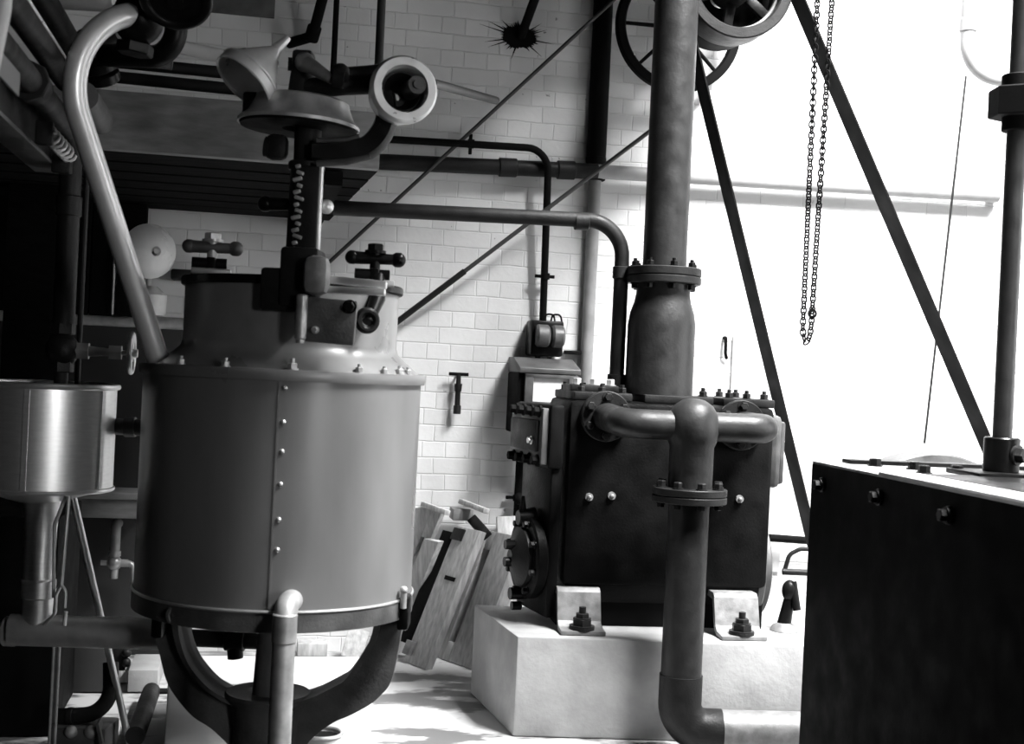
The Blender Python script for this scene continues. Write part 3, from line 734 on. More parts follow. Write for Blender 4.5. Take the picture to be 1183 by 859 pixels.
# ================================================================== BLACK TANK AT RIGHT
KY = R(8); KX = V((math.cos(KY), math.sin(KY), 0)); KYd = V((-math.sin(KY), math.cos(KY), 0))
K0 = P(938, 532, 4.5); zk = K0.z; K0 = V((K0.x, K0.y, 0))
def kk(a, d, z): return K0 + KX * a - KYd * d + EZ * z      # a right, d towards the viewer
KAX = (KX, KYd, EZ)
t = thing('black_tank', 'large black rectangular iron tank in the right foreground', 'tank', kk(.6, 1.1, 0))
b = B(); b.prism([kk(0, 0, .002), kk(1.5, 0, .002), kk(1.5, 2.3, .002), kk(0, 2.3, .002)], EZ * (zk - .010), .004); obj('shell', b, 'blackdull', t)
b = B(); b.prism([kk(.002, .002, zk - .008), kk(1.5, .002, zk - .008), kk(1.5, 2.3, zk - .008), kk(.002, 2.3, zk - .008)], EZ * .008, .001); obj('top_plate', b, 'steeldull', t, label='flat top plate coloured bright for its sheen')  # pale colour paints the reflected wall on the tank's black top
b = B(); b.prism([kk(.10, .02, zk), kk(1.5, .02, zk), kk(1.5, .10, zk), kk(.10, .10, zk)], EZ * .014, .003); obj('edge_strip', b, 'black', t)
b = B(); b.prism([kk(.16, .52, zk), kk(1.5, .52, zk), kk(1.5, 1.25, zk), kk(.16, 1.25, zk)], EZ * .006, .002); obj('recess_shade_sheet', b, 'black', t)  # black sheet standing in for the dark recess in the top
b = B(); b.prism([kk(.0, .55, zk), kk(.13, .55, zk), kk(.13, 2.25, zk), kk(.0, 2.25, zk)], EZ * .008, .002); obj('edge_strip', b, 'steel', t)  # bright strip painting the same sheen along the near edge
for (a_, d_) in ((.16, .16), (.25, .26), (.35, .36), (.20, .44), (.56, .2), (.66, .28), (.85, .2)):
    b = B(); b.hexb(kk(a_, d_, zk), EZ, .02, .026); obj('bolt', b, 'black', t)
for (px_, py_) in ((951, 560), (1017, 574), (1098, 595)):
    # where the sight line meets the left side
    u, v = uv(px_, py_); dr = V((u / F, 1, -v / F)); tt = (K0 - V((0, 0, H))).dot(KX) / dr.dot(KX); q = V((0, 0, H)) + dr * tt
    b = B(); b.cyl(q + KX * .01, q - KX * .012, .026, seg=18, bev=.004); b.hexb(q - KX * .012, -KX, .018, .022); obj('side_bolt', b, 'black', t)

# rod with socket standing on the tank
DP = 4.12
q = P(1157, 520, DP); rr = wx(11, DP)
t = thing('valve_rod', 'dark upright rod with heavy collar, standing on the black tank', 'rod', V((q.x, q.y, zk)))
b = B(); b.cyl(V((q.x, q.y, zk + .05)), V((q.x, q.y, ZH)), rr, seg=32); obj('rod', b, 'riser', t)
b = B(); b.cyl(V((q.x, q.y, zk + .014)), at(q, 505), wx(20, DP), seg=32, bev=.004); sk = obj('socket', b, 'black', t)
b = B(); b.hexb(V((q.x, q.y, zat(q, 524))) + V((.6, -.8, 0)).normalized() * wx(20, DP), V((.6, -.8, 0)), .026, .03); obj('set_screw', b, 'iron', sk)
b = B(); b.box(V((q.x, q.y, zk + .008)), (wx(95, DP), wx(80, DP), .016), KAX, .004); obj('base_plate', b, 'black', t)
b = B(); b.cyl(at(q, 136), at(q, 103), wx(33, DP), seg=6, bev=.004); b.cyl(at(q, 104), at(q, 87), wx(19, DP), seg=28, bev=.003); b.cyl(at(q, 152), at(q, 134), wx(17, DP), seg=28, bev=.003); obj('collar', b, 'blackdull', t)

# white bent pipe top right
t = thing('white_pipe', 'white-painted pipe bending right at the top right corner', 'pipe', P(1140, 85, 5.6))
q = Pw(1118, 40, .5)
b = B(); b.tube([V((q.x, q.y, ZH)), at(q, 87), at(q, 87) + EX * .75], wx(8.5, q.y), 20, .17, n=12); obj('tube', b, 'softw', t)
b = B(); b.cyl(at(q, 37), at(q, 22), wx(10, q.y), seg=20, bev=.003); obj('coupling', b, 'softw', t)

# ================================================================== PLANKS LEANING ON THE WALL
def plank(name, bl, br, tl, th, m, label, cat, slot=None, extra=None, group=None):
    ux = br - bl; uy = tl - bl; n = ux.cross(uy).normalized()
    if n.y > 0: n = -n
    e = -n * th
    t_ = thing(name, label, cat, V((bl.x, bl.y, bl.z)), group)
    b = B()
    def q4(x0, x1, y0, y1): b.prism([bl + ux * x0 + uy * y0, bl + ux * x1 + uy * y0, bl + ux * x1 + uy * y1, bl + ux * x0 + uy * y1], e, .003)
    if slot:
        x0, x1, y0, y1 = slot
        b.prism([bl + ux * (x0 - .03) + uy * y0 + e, bl + ux * (x1 + .03) + uy * y0 + e, bl + ux * (x1 + .03) + uy * y1 + e, bl + ux * (x0 - .03) + uy * y1 + e], e.normalized() * .006)  # backing added so that no light passes through the slot
        q4(0, x0, 0, 1); q4(x1, 1, 0, 1); q4(x0, x1, 0, y0); q4(x0, x1, y1, 1)
    else: q4(0, 1, 0, 1)
    obj('board', b, m, t_)
    for (x0, x1, y0, y1, h, mm) in (extra or []):
        b = B(); o_ = n * .001
        b.prism([bl + ux * x0 + uy * y0 + o_, bl + ux * x1 + uy * y0 + o_, bl + ux * x1 + uy * y1 + o_, bl + ux * x0 + uy * y1 + o_], n * h, .002); obj('batten_gap_shade', b, mm, t_)
    return t_
def fl_(px, py): return onz(px, py, .004)
plank('slotted_board', fl_(503, 758), fl_(545, 773), P(559, 611, 6.31), .07, 'wood', 'wide slotted wooden board leaning at the right of the plank pile', 'board', (.17, .34, .14, .86))
plank('slotted_board', fl_(466, 763), fl_(491, 773), P(528, 607, 6.20), .04, 'wood', 'plain wooden board with dark end block, leaning in front middle of the pile', 'board', None, [(0, .45, .9, .985, .012, 'iron'), (.35, .8, .62, .65, .004, 'blackdull'), (-.05, .25, .05, .15, .02, 'woodp'), (-.52, -.01, .12, .95, -.025, 'timber')])  # last extra is a black strip painting the shaded gap beside the slat
plank('slotted_board', fl_(441, 744), fl_(456, 749), P(490, 622, 6.22), .035, 'wood', 'narrow wooden slat leaning left of the middle board', 'board')
plank('slotted_board', fl_(420, 735), fl_(448, 741), P(480, 586, 6.31), .04, 'wood', 'broad wooden board leaning at the left of the pile, beside the kettle', 'board', (.62, .78, .1, .8))
b = B(); b.bar(P(489, 582, 6.3), P(517, 592, 6.15), .035, .025, EY, .004); one('wood_stick', b, 'wood', 'short dark stick lying on top of the leaning boards, left of two', 'stick')
b = B(); b.bar(P(533, 579, 6.3), P(562, 590, 6.15), .04, .025, EY, .004); one('wood_stick', b, 'wood', 'short stick lying on top of the leaning boards, right of two', 'stick')
b = B(); q = P(533, 593, 6.32); b.box(q, (.1, .12, .055), (EX, EY, EZ), .004); one('wood_block', b, 'woodp', 'grey wooden block between the sticks on top of the boards', 'block')
b = B(); b.bar(P(546, 600, 6.28), P(562, 618, 6.2), .05, .05, EY, .004); one('wood_block', b, 'iron', 'dark tilted block on top of the slotted board', 'block')
b = B(); q0 = fl_(590, 765); b.bar(V((q0.x, q0.y + .1, .01)), P(585, 596, 6.42), .1, .03, EX, .004); one('backing_board', b, 'wood', 'pale upright board behind the slotted board, near the conduit', 'board')
b = B(); q = fl_(360, 756); b.box(q + EZ * .035, (.14, .12, .06), (EX, EY, EZ), .004); one('wood_offcut', b, 'wood', 'square wooden offcut on the floor, seen under the kettle', 'offcut')
b = B(); q = fl_(400, 748); b.bar(q + EZ * .03 - EX * .14, q + EZ * .05 + EX * .12, .05, .05, EY, .004); one('wood_offcut', b, 'woodp', 'long wooden offcut on the floor, right of the square one', 'offcut')
b = B(); b.bar(fl_(405, 764) + EZ * .012, P(415, 728, 6.2), .1, .03, EX, .004); one('wood_offcut', b, 'wood', 'short board with nail holes, leaning under the kettle rim', 'offcut')

# ================================================================== KETTLE
DK = 4.1
kc = P(329, 432, DK); RK = .43
kx, ky = kc.x, kc.y; KC = V((kx, ky, 0))
zrim = H - (uv(331, 431)[1]) * (DK - RK) / F
zbk = H - (uv(325, 708)[1]) * (DK - RK) / F; zbk2 = H - (uv(322, 733)[1]) * (DK - RK) / F
t = thing('kettle', 'big riveted sheet-iron kettle with domed top, on a forked iron stand', 'kettle', V((kx, ky, 0)))
b = B(); b.lathe([(RK * .98, zbk), (RK, zbk + .004), (RK, zrim - .02), (RK * .98, zrim - .02)], KC, EZ, 96); ks = obj('outer_shell', b, 'kettle', t)
def ang_px(px): # azimuth on the shell for an image column
    u = (px - CX) / F
    a = kx - u * ky
    # (kx + RK cos t) = u (ky + RK sin t)
    A_ = math.hypot(1, u); ph = math.atan2(-u, 1)
    c_ = (u * ky - kx) / RK / A_; c_ = max(-1, min(1, c_))
    s_ = -math.acos(c_) + ph if False else None
    best = None
    for sg in (1, -1):
        th = ph * -1 * -1 + sg * math.acos(c_)
        y = ky + RK * math.sin(th)
        if best is None or y < best[0]: best = (y, th)
    return best[1]
thr = ang_px(330)
for yy in (448, 488, 522, 560, 601, 636):
    zz = H - uv(330, yy)[1] * (DK - RK) / F
    dd = V((math.cos(thr), math.sin(thr), 0))
    b = B(); b.lathe([(.008, -.001), (.008, .002), (.005, .005), (.001, .006)], KC + dd * RK + EZ * zz, dd, 14); obj('rivet', b, 'steel', ks)
b = B(); d0 = V((math.cos(thr - .035), math.sin(thr - .035), 0)); b.bar(KC + d0 * (RK + .0005) + EZ * (zbk + .01), KC + d0 * (RK + .0005) + EZ * (zrim - .025), .006, .004, d0.cross(EZ)); obj('lap_seam', b, 'kettle', ks)
b = B(); b.lathe([(RK * .96, zrim - .022), (RK * 1.025, zrim - .022), (RK * 1.03, zrim - .012), (RK * 1.03, zrim + .004), (RK * 1.025, zrim + .01), (RK * .9, zrim + .012)], KC, EZ, 96); rm = obj('rim', b, 'kettle', t)
for pxa, sz in ((258, 1), (338, 1.2), (418, 1), (448, .9), (466, 1), (476, .9), (205, 1)):
    th = ang_px(pxa); dd = V((math.cos(th), math.sin(th), 0))
    b = B(); b.hexb(KC + dd * RK * .97 + EZ * (zrim + .011), EZ, .012 * sz, .016 * sz); b.cyl(KC + dd * RK * .97 + EZ * (zrim + .02), KC + dd * RK * .97 + EZ * (zrim + .036 * sz), .006, seg=10); obj('rim_bolt', b, 'steeldull', rm)
b = B(); b.lathe([(RK * .985, zbk2), (RK * 1.012, zbk2 + .004), (RK * 1.012, zbk + .004), (RK * .99, zbk + .008)], KC, EZ, 96); bb_ = obj('bottom_band', b, 'ironmid', t)
b = B(); b.torus(KC + EZ * zbk, EZ, RK * 1.008, .005, 96, 8); obj('bead', b, 'steel', bb_)
b = B(); b.lathe([(.001, zbk2 - .005), (.2, zbk2 + .0), (RK * .9, zbk2 + .02), (RK * .97, zbk2 + .03)], KC, EZ, 64); obj('bottom_dish', b, 'iron', t)
b = B(); b.cyl(KC + EZ * (zbk2 - .34), KC + EZ * (zbk2 + .01), .058, .042, 24); obj('outlet', b, 'armiron', t)
# dome
ztk = H - uv(337, 322)[1] * (DK - .33) / F
kd = P(337, 380, DK); KD = V((kd.x, kd.y, 0))
b = B(); b.lathe([(RK * .95, zrim + .008), (.36, zrim + .05), (.338, zrim + .07), (.332, zrim + .09), (.332, ztk - .02), (.325, ztk), (.30, ztk), (.001, ztk + .005)], KD, EZ, 80); dm = obj('dome', b, 'kettletop', t)
b = B(); b.hoop(KD + EZ * (ztk - .004), EZ, .31, .345, .026, 80, .004); obj('dome_flange', b, 'black', dm)
def clamp(px, py, s_, D_):
    c = P(px, py, D_)
    root = obj('clamp', B().box(c - EZ * .05, (.03, .04, .10), None, .006).cyl(c - EZ * .02 - EX * .06, c - EZ * .02 + EX * .045, .018, seg=14), 'black', t)
    b = B(); b.cyl(c + EX * -.07 + EZ * .03, c + EX * .06 + EZ * .03, .020, .016, 14); b.sph(c + EX * .07 + EZ * .03, .024, seg=14, rg=8); b.sph(c - EX * .07 + EZ * .03, .022, seg=14, rg=8); obj('wing_nut', b, 'ironmid' if s_ else 'black', root)
    b = B(); b.cyl(c - EZ * .02, c + EZ * .075, .016, seg=12); b.hexb(c + EZ * .05, EZ, .026, .025); obj('swing_bolt', b, 'steeldull' if s_ else 'black', root)
    b = B(); b.box(c - EZ * .045, (.12, .06, .02), (EX, EY, EZ), .005); obj('lug', b, 'steel' if s_ else 'steeldull', root)
    return root
clamp(245, 297, 1, 4.0)
cl = clamp(433, 310, 0, 3.95)
c = P(436, 345, 3.9)
b = B(); b.tube([P(437, 320, 3.95), P(436, 345, 3.9), P(425, 372, 3.85)], [.022, .024, .018], 12); b.torus(P(424, 370, 3.84), V((.5, -1, 0)), .028, .012, 24, 10); obj('swing_eye', b, 'black', cl)
b = B(); b.box(P(413, 326, 3.74), (.17, .03, .022), (V((cr, 0, -sr * 1.1)).normalized(), V((0, 1, 0)), EZ), .004); b.box(P(411, 336, 3.72), (.17, .03, .020), (V((1, 0, 0)), V((0, 1, 0)), EZ), .004); obj('hinge_bar', b, 'steel', dm)
# gear bracket in the middle of the dome, with the front plate
q = P(352, 330, 3.72)
b = B(); b.box(V((q.x - .02, 3.80, zat(q, 320))), (.11, .16, wx(70, 3.72)), None, .012); b.box(V((q.x - .05, 3.82, zat(q, 335))), (.16, .18, wx(50, 3.72)), None, .01); gb = obj('gear_bracket', b, 'iron', t)
b = B(); b.box(P(366, 318, 3.70), (wx(30, 3.7), .07, wx(46, 3.7)), None, .026); obj('bearing_cap', b, 'plate', gb)
b = B(); q2 = P(348, 368, 3.70); b.cyl(at(q2, 392), at(q2, 340), wx(7, 3.7), seg=20, bev=.004); b.cyl(at(q2, 396), at(q2, 384), wx(5, 3.7), seg=16); obj('spindle_foot', b, 'steeldull', gb)
b = B(); b.box(P(383, 371, 3.71), (wx(57, 3.7), .025, wx(52, 3.7)), (V((cr, 0, -sr)), V((0, 1, 0)), V((sr, 0, cr))), .006); fp = obj('front_plate', b, 'ironmid', t)
for (x_, y_) in ((404, 354), (364, 381)):
    b = B(); q_ = P(x_, y_, 3.695); b.hexb(q_, V((0, -1, 0)), .016 if x_ > 400 else .009, .02); obj('bolt', b, 'black' if x_ > 400 else 'steel', fp)
# stand: two curved arms, hub, column
DSt = 4.1
def ring_pts(lst, D): return [P(x, y, D) for x, y in lst]
armL_o = [(180, 700), (181, 728), (187, 752), (195, 783), (208, 805), (226, 825), (246, 838), (268, 859), (285, 880)]
armL_i = [(212, 704), (214, 730), (224, 760), (244, 785), (260, 796), (275, 803), (292, 808), (308, 812), (318, 815)]
armR_o = [(468, 700), (462, 742), (453, 783), (442, 799), (428, 811), (406, 823), (384, 833), (359, 853), (345, 880)]
armR_i = [(436, 704), (430, 734), (405, 775), (392, 785), (377, 793), (364, 799), (349, 804), (335, 810), (322, 815)]
def smooth(pts, n=4):
    out = []
    for i in range(len(pts) - 1):
        p0 = pts[max(i - 1, 0)]; p1 = pts[i]; p2 = pts[i + 1]; p3 = pts[min(i + 2, len(pts) - 1)]
        for k in range(n):
            u = k / n; out.append(tuple(.5 * (2 * p1[j] + (p2[j] - p0[j]) * u + (2 * p0[j] - 5 * p1[j] + 4 * p2[j] - p3[j]) * u * u + (3 * p1[j] - p0[j] - 3 * p2[j] + p3[j]) * u ** 3) for j in (0, 1)))
    return out + [pts[-1]]
for ao, ai in ((smooth(armL_o), smooth(armL_i)), (smooth(armR_o), smooth(armR_i))):
    b = B(); rings = []
    for (po, pi_) in zip(ao, ai):
        o_ = P(po[0], po[1], DSt); i_ = P(pi_[0], pi_[1], DSt)
        rings.append([b.bm.verts.new(v) for v in (o_ - V((0, .03, 0)), i_ - V((0, .03, 0)), i_ + V((0, .03, 0)), o_ + V((0, .03, 0)))])
    b.skin(rings); arm = obj('stand_arm', b, 'armiron', t)
    b = B(); rings = []
    for (po, pi_) in zip(ao, ai):
        o_ = P(po[0], po[1], DSt); i_ = P(pi_[0], pi_[1], DSt); d = (o_ - i_).normalized()
        rings.append([b.bm.verts.new(v) for v in (i_ - V((0, .075, 0)), i_ - d * .0 + d * .018 - V((0, .075, 0)), i_ + d * .018 + V((0, .075, 0)), i_ + V((0, .075, 0)))])
    b.skin(rings); obj('arm_flange', b, 'armiron', arm)
    top = P((ao[0][0] + ai[0][0]) / 2, ao[0][1] + 4, DSt)
hub = P(309, 815, DSt)
zz = lambda y: zat(hub, y)
b = B(); b.lathe([(.105, 0.004), (.105, zz(840)), (.115, zz(812)), (.13, zz(806)), (.14, zz(801)), (.13, zz(798)), (.10, zz(800)), (.07, zz(800))], V((hub.x, hub.y, 0)), EZ, 40); obj('pedestal', b, 'armiron', t)
b = B(); b.lathe([(.23, 0.003), (.23, .03), (.12, .06), (.1, .1)], V((hub.x, hub.y, 0)), EZ, 40); obj('pedestal_foot', b, 'armiron', t)
# bottom lugs and bolts joining shell to arms
for (x_, y_, m_) in ((186, 715, 'black'), (467, 706, 'black')):
    b = B(); q = P(x_, y_, 4.0); b.box(q, (.035, .10, .10), None, .008); lg = obj('stand_lug', b, m_, t)
    b = B(); b.cyl(q + EZ * .02 - V((0, .055, 0)), q + EZ * .075 - V((0, .055, 0)), .010, seg=12); b.sph(q + EZ * .075 - V((0, .055, 0)), .013, seg=12, rg=8); obj('lug_pin', b, 'steeldull', lg)
for (x_, y_) in ((203, 710), (219, 713)):
    b = B(); q = P(x_, y_, 3.74); b.torus(q, V((.25, -1, 0)), .022, .008, 24, 8); b.sph(q, .016, seg=12, rg=8); obj('ring_nut', b, 'ironmid', t)
# steam inlet elbow in front
q = P(328, 740, 3.60); rr = wx(13.5, 3.6)
t2 = thing('inlet_pipe', 'upright grey pipe bending into the kettle bottom, in front of its stand', 'pipe', V((q.x, q.y, 0)))
b = B(); b.tube([V((q.x, q.y, .004)), V((q.x, q.y, zat(q, 700))), V((q.x, q.y + .14, zat(q, 700)))], rr, 24, .05, n=10); obj('tube', b, 'steeldull', t2)
b = B(); b.cyl(V((q.x, q.y, zat(q, 742))), V((q.x, q.y, zat(q, 700) - .02)), rr * 1.07, seg=24, bev=.003); obj('elbow_socket', b, 'steeldull', t2)

# ---------------------------------------------------------------- agitator column and head above the kettle
DA = 3.86
q = P(352, 240, DA); AC = V((q.x, DA, 0)); za = lambda y: zat(q, y)
t = thing('agitator_drive', 'stirrer drive head with dished gear guard and open pulley, on the kettle top', 'machine', V((q.x, DA, ztk)))
b = B(); b.cyl(AC + EZ * (ztk + .002), AC + EZ * za(195), wx(20, DA), wx(18, DA), 28); b.cyl(AC + EZ * za(200), AC + EZ * za(110), wx(15.5, DA), seg=28); obj('column', b, 'iron', t)
cl_ = AC + EZ * za(190)
b = B(); b.cyl(AC + EZ * za(197), AC + EZ * za(187), wx(21, DA), seg=28, bev=.004); obj('collar', b, 'iron', t)
b = B(); b.box(AC + V((.015, -wx(20, DA) - .006, (za(195) + za(300)) / 2)), (.07, .03, za(195) - za(300)), None, .006)
rk = obj('slide_cover', b, 'iron', t)
b = B()
for k in range(14):
    z_ = za(197 + 7.2 * k); b.box(AC + V((-.012 + .007 * (k % 2), -wx(20, DA) - .022, z_)), (.016 + .006 * (k % 3), .022, .011), (V((1, 0, .3 * (-1) ** k)).normalized(), V((0, 1, 0)), V((-.3 * (-1) ** k, 0, 1)).normalized()), .003)
obj('rack_teeth', b, 'steeldull', rk)
b = B(); b.box(AC + V((.048, -wx(18, DA) - .002, (za(192) + za(295)) / 2)), (.018, .035, za(192) - za(295)), None, .004); obj('slide_rail', b, 'tin', rk, label='bright slide rail')
b = B(); b.cyl(AC + V((-.115, -.01, za(238))), AC + V((-.03, -.01, za(238))), .020, .016, 14); b.sph(AC + V((-.115, -.01, za(238))), .024, seg=14, rg=8); obj('handle_pin', b, 'black', t)
b = B(); b.cyl(AC + V((.04, -.01, za(238))), AC + V((.066, -.01, za(238))), .016, seg=14); b.sph(AC + V((.066, -.01, za(238))), .022, seg=14, rg=8); obj('handle_pin', b, 'tin', t)
# dished guard
gc = AC + V((-.012, 0, 0)); gx = V((sr * .6, 0, 1)).normalized()
gz = za(147)
b = B(); g0 = V((P(345, 147, DA).x, DA, P(345, 147, DA).z)); rg_ = wx(70, DA)
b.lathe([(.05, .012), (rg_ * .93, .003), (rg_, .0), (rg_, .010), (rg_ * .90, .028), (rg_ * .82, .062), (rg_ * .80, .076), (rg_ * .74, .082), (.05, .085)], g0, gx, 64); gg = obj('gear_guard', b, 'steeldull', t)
b = B(); b.lathe([(.05, -.006), (rg_ * .95, -.006), (rg_ * .97, .002), (.05, .010)], g0, gx, 64, close=True); obj('guard_underside_shade', b, 'blackdull', gg)  # black disc painting the shade under the guard
# head casting on top of guard
h0 = g0 + gx * .085
b = B(); b.cyl(h0 - gx * .01, h0 + gx * .09, .042, .034, 20); b.box(h0 + gx * .115, (.06, .07, .05), None, .01); b.cyl(h0 + gx * .1 - EX * .045, h0 + gx * .1 - EX * .005, .02, seg=12); obj('head_casting', b, 'iron', t)
b = B(); b.tube([P(352, 72, 3.82), P(362, 78, 3.79), P(384, 92, 3.76)], [.026, .022, .014], 14); b.sph(P(352, 72, 3.82), .03, seg=14, rg=8); obj('clutch_lever', b, 'plate', t, label='pale clutch lever')
# horizontal shaft and casing to pulley
pc_ = P(467, 103, 3.70); pax = V((.30, -.95, .02)).normalized()
b = B(); b.tube([h0 + gx * .03, P(400, 98, 3.80), P(436, 97, 3.83)], .03, 18); b.cyl(P(386, 90, 3.76), P(398, 92, 3.76), .026, seg=14); b.cyl(P(395, 88, 3.8), P(440, 86, 3.86), .026, .03, 16); b.sph(P(393, 85, 3.77), .03, seg=14, rg=8); obj('shaft_casing', b, 'iron', t)
Rp = wx(39.5, 3.7)
b = B(); b.lathe([(Rp * .66, -.0), (Rp * .70, -.012), (Rp * .92, -.012), (Rp, .004), (Rp, .02), (Rp * .93, .035), (Rp * .86, .10), (Rp * .55, .13), (.03, .14), (.03, .12), (Rp * .5, .11), (Rp * .66, .08)][::-1], pc_, -pax, 64, close=True); pu = obj('pulley', b, 'tin', t)
b = B(); b.lathe([(.012, .12), (Rp * .36, .12), (Rp * .52, .07), (Rp * .60, .03), (Rp * .55, .03), (Rp * .46, .065), (Rp * .3, .10), (.012, .10)], pc_, -pax, 48, close=True); obj('pulley_web', b, 'iron', pu)
b = B(); q_ = pc_ + V((.038, .0, .016)); b.cyl(q_ - pax * .09, q_ - pax * .005, .028, .026, 24); b.cyl(q_ - pax * .006, q_ + pax * .004, .013, seg=16); obj('shaft_end', b, 'ironmid', pu)
# swan-neck bracket from column to pulley
path = [P(362, 176, 3.82), P(395, 176, 3.82), P(424, 170, 3.82), P(441, 152, 3.81), P(447, 130, 3.80), P(446, 108, 3.80)]
sp_ = []
for i in range(5):
    p0, p1, p2, p3 = path[max(i - 1, 0)], path[i], path[i + 1], path[min(i + 2, 5)]
    for k in range(5):
        u = k / 5; sp_.append(.5 * (2 * p1 + (p2 - p0) * u + (2 * p0 - 5 * p1 + 4 * p2 - p3) * u * u + (3 * p1 - p0 - 3 * p2 + p3) * u ** 3))
path = sp_ + [path[-1]]
b = B(); rings = []
wds = [.040 + .010 * math.sin(PI * i / 25) for i in range(26)]
for i, p_ in enumerate(path):
    tn = (path[min(i + 1, 25)] - path[max(i - 1, 0)]).normalized(); sd = tn.cross(V((0, 1, 0))).normalized()
    h_ = wds[i] * .62; dph = .035
    rings.append([b.bm.verts.new(p_ + sd * x_ + V((0, y_, 0))) for x_, y_ in ((-h_, -dph * .5), (-h_ * .8, -dph), (h_ * .8, -dph), (h_, -dph * .5), (h_, dph), (-h_, dph))])
b.skin(rings); br = obj('swan_neck', b, 'iron', t)
b = B(); b.tube([P(366, 189, 3.79), P(400, 187, 3.79), P(428, 181, 3.79)], [.010, .011, .008], 10); obj('neck_rib', b, 'ironmid', br)
b = B(); b.tube([P(366, 162, 3.79), P(400, 161, 3.79), P(415, 157, 3.79)], [.007, .008, .006], 10); obj('neck_rib', b, 'ironmid', br)
b = B(); b.box(P(320, 170, 3.84), (wx(26, 3.84), .05, wx(30, 3.84)), None, .02); b.cyl(P(312, 170, 3.84), P(306, 169, 3.84), .03, seg=16); obj('counter_lug', b, 'iron', t)

# funnel resting on the guard
tip = P(333, 40, 3.80); mouth = P(281, 95, 3.74); fa = (tip - mouth).normalized()
t = thing('funnel', 'bright tin funnel lying tilted on the gear guard, spout up', 'funnel', mouth)
Lf = (tip - mouth).length; rf = wx(38, 3.75)
fa = (fa + V((0, .10, 0))).normalized()
b = B(); b.lathe([(rf, -.004), (rf * 1.03, 0), (rf, .03), (rf * .98, .032), (rf * .2, Lf * .70), (rf * .17, Lf * .70), (rf * .93, .03), (rf * .95, .0)], mouth, fa, 48, close=True); obj('cone', b, 'tin', t)
b = B(); b.lathe([(rf * .2, Lf * .69), (rf * .10, Lf * 1.0), (rf * .08, Lf * 1.0), (rf * .17, Lf * .69)], mouth, fa, 24, close=True); obj('spout', b, 'tin', t)
b = B(); b.torus(mouth + fa * .03, fa, rf * 1.0, .004, 48, 8); obj('rim_bead', b, 'tin', t)
b = B(); b.box(P(297, 124, 3.80), (wx(30, 3.8), .06, wx(32, 3.8)), None, .008); one('hopper_block', b, 'black', 'dark square hopper mouth under the tilted funnel', 'hopper')

# pale rod on the wall right of the pulley
b = B(); b.tube([P(500, 96, 5.2), Pw(573, 116, .25)], wx(5, 5.6), 14)
one('pale_rod', b, 'ironmid', 'short grey tube slanting down to the right behind the open pulley', 'rod')

# ================================================================== LEFT FOREGROUND: FUNNEL TANK
DTk = 4.25
tc_ = P(47, 500, DTk); TC = V((tc_.x, tc_.y, 0)); RT = wx(83, DTk) * .995
ztt = H - uv(50, 446)[1] * (DTk - RT) / F; ztb = H - uv(50, 571)[1] * (DTk - RT) / F
t = thing('funnel_tank', 'small galvanised round tank with funnel outlet at the left edge', 'tank', TC + EZ * ztb)
b = B(); b.lathe([(.06, ztb - .05), (RT, ztb), (RT, ztt), (RT * .97, ztt), (RT * .97, ztb + .01), (.05, ztb - .03)], TC, EZ, 72); obj('shell', b, 'galv', t)
b = B(); b.torus(TC + EZ * ztt, EZ, RT * 1.01, .010, 72, 10); obj('rim_bead', b, 'galv', t)
b = B(); b.torus(TC + EZ * ztb, EZ, RT * 1.0, .007, 72, 10); obj('rim_bead', b, 'galv', t)
dd = V((P(29, 500, DTk - RT).x - TC.x, -RT, 0)).normalized()
b = B(); b.bar(TC + dd * (RT + .001) + EZ * (ztb + .008), TC + dd * (RT + .001) + EZ * (ztt - .012), .016, .006, dd.cross(EZ)); obj('seam_strip', b, 'galv', t)
dd = V((.9, -.30, 0)).normalized()
b = B(); b.bar(TC + dd * (RT + .001) + EZ * (ztb + .008), TC + dd * (RT + .001) + EZ * (ztt - .012), .016, .006, dd.cross(EZ)); obj('seam_strip', b, 'galv', t)
b = B(); zpb = zat(tc_, 735)
b.lathe([(.075, ztb - .001), (.056, ztb - .06), (.050, ztb - .15), (.050, ztb - .30), (.056, ztb - .305), (.056, ztb - .36), (.050, ztb - .365), (.046, P(45, 728, 4.25).z + .002)], V((P(45, 660, DTk).x, DTk, 0)), EZ, 36); obj('outlet_pipe', b, 'galv', t)
# overflow pipe to the kettle
b = B(); a_ = P(126, 492, 4.3); c_ = P(172, 494, 4.3); b.cyl(a_, c_, wx(9.5, 4.3), seg=20); b.cyl(P(144, 493, 4.3), P(157, 493, 4.3), wx(11.5, 4.3), seg=20, bev=.002)
one('overflow_pipe', b, 'ironmid', 'short horizontal pipe joining the funnel tank to the kettle side', 'pipe')
# bottom run of pipe
t = thing('drain_pipe', 'horizontal grey pipe low at left, from capped end to behind the kettle stand', 'pipe', P(100, 735, 4.3))
x0 = P(48, 728, 4.25); x1 = P(186, 732, 4.30)
b = B(); b.cyl(x0 - (x1 - x0).normalized() * .1, x1, wx(18, 4.28), wx(18, 4.28), 28); obj('tube', b, 'pipegrey', t)
b = B(); xe = P(12, 729, 4.25); b.cyl(xe, x0 - V((.02, 0, 0)), wx(12, 4.25), wx(17, 4.25), 24); b.cyl(xe - V((.02, 0, 0)), xe + V((.022, 0, 0)), wx(17, 4.25), seg=28, bev=.004); b.cyl(P(-30, 727, 4.25), xe, wx(10, 4.25), seg=20); obj('capped_end', b, 'pipegrey', t)
b = B(); b.cyl(P(184, 735, 4.36), P(330, 741, 4.36), wx(10, 4.36), seg=20); obj('thin_length', b, 'iron', t)
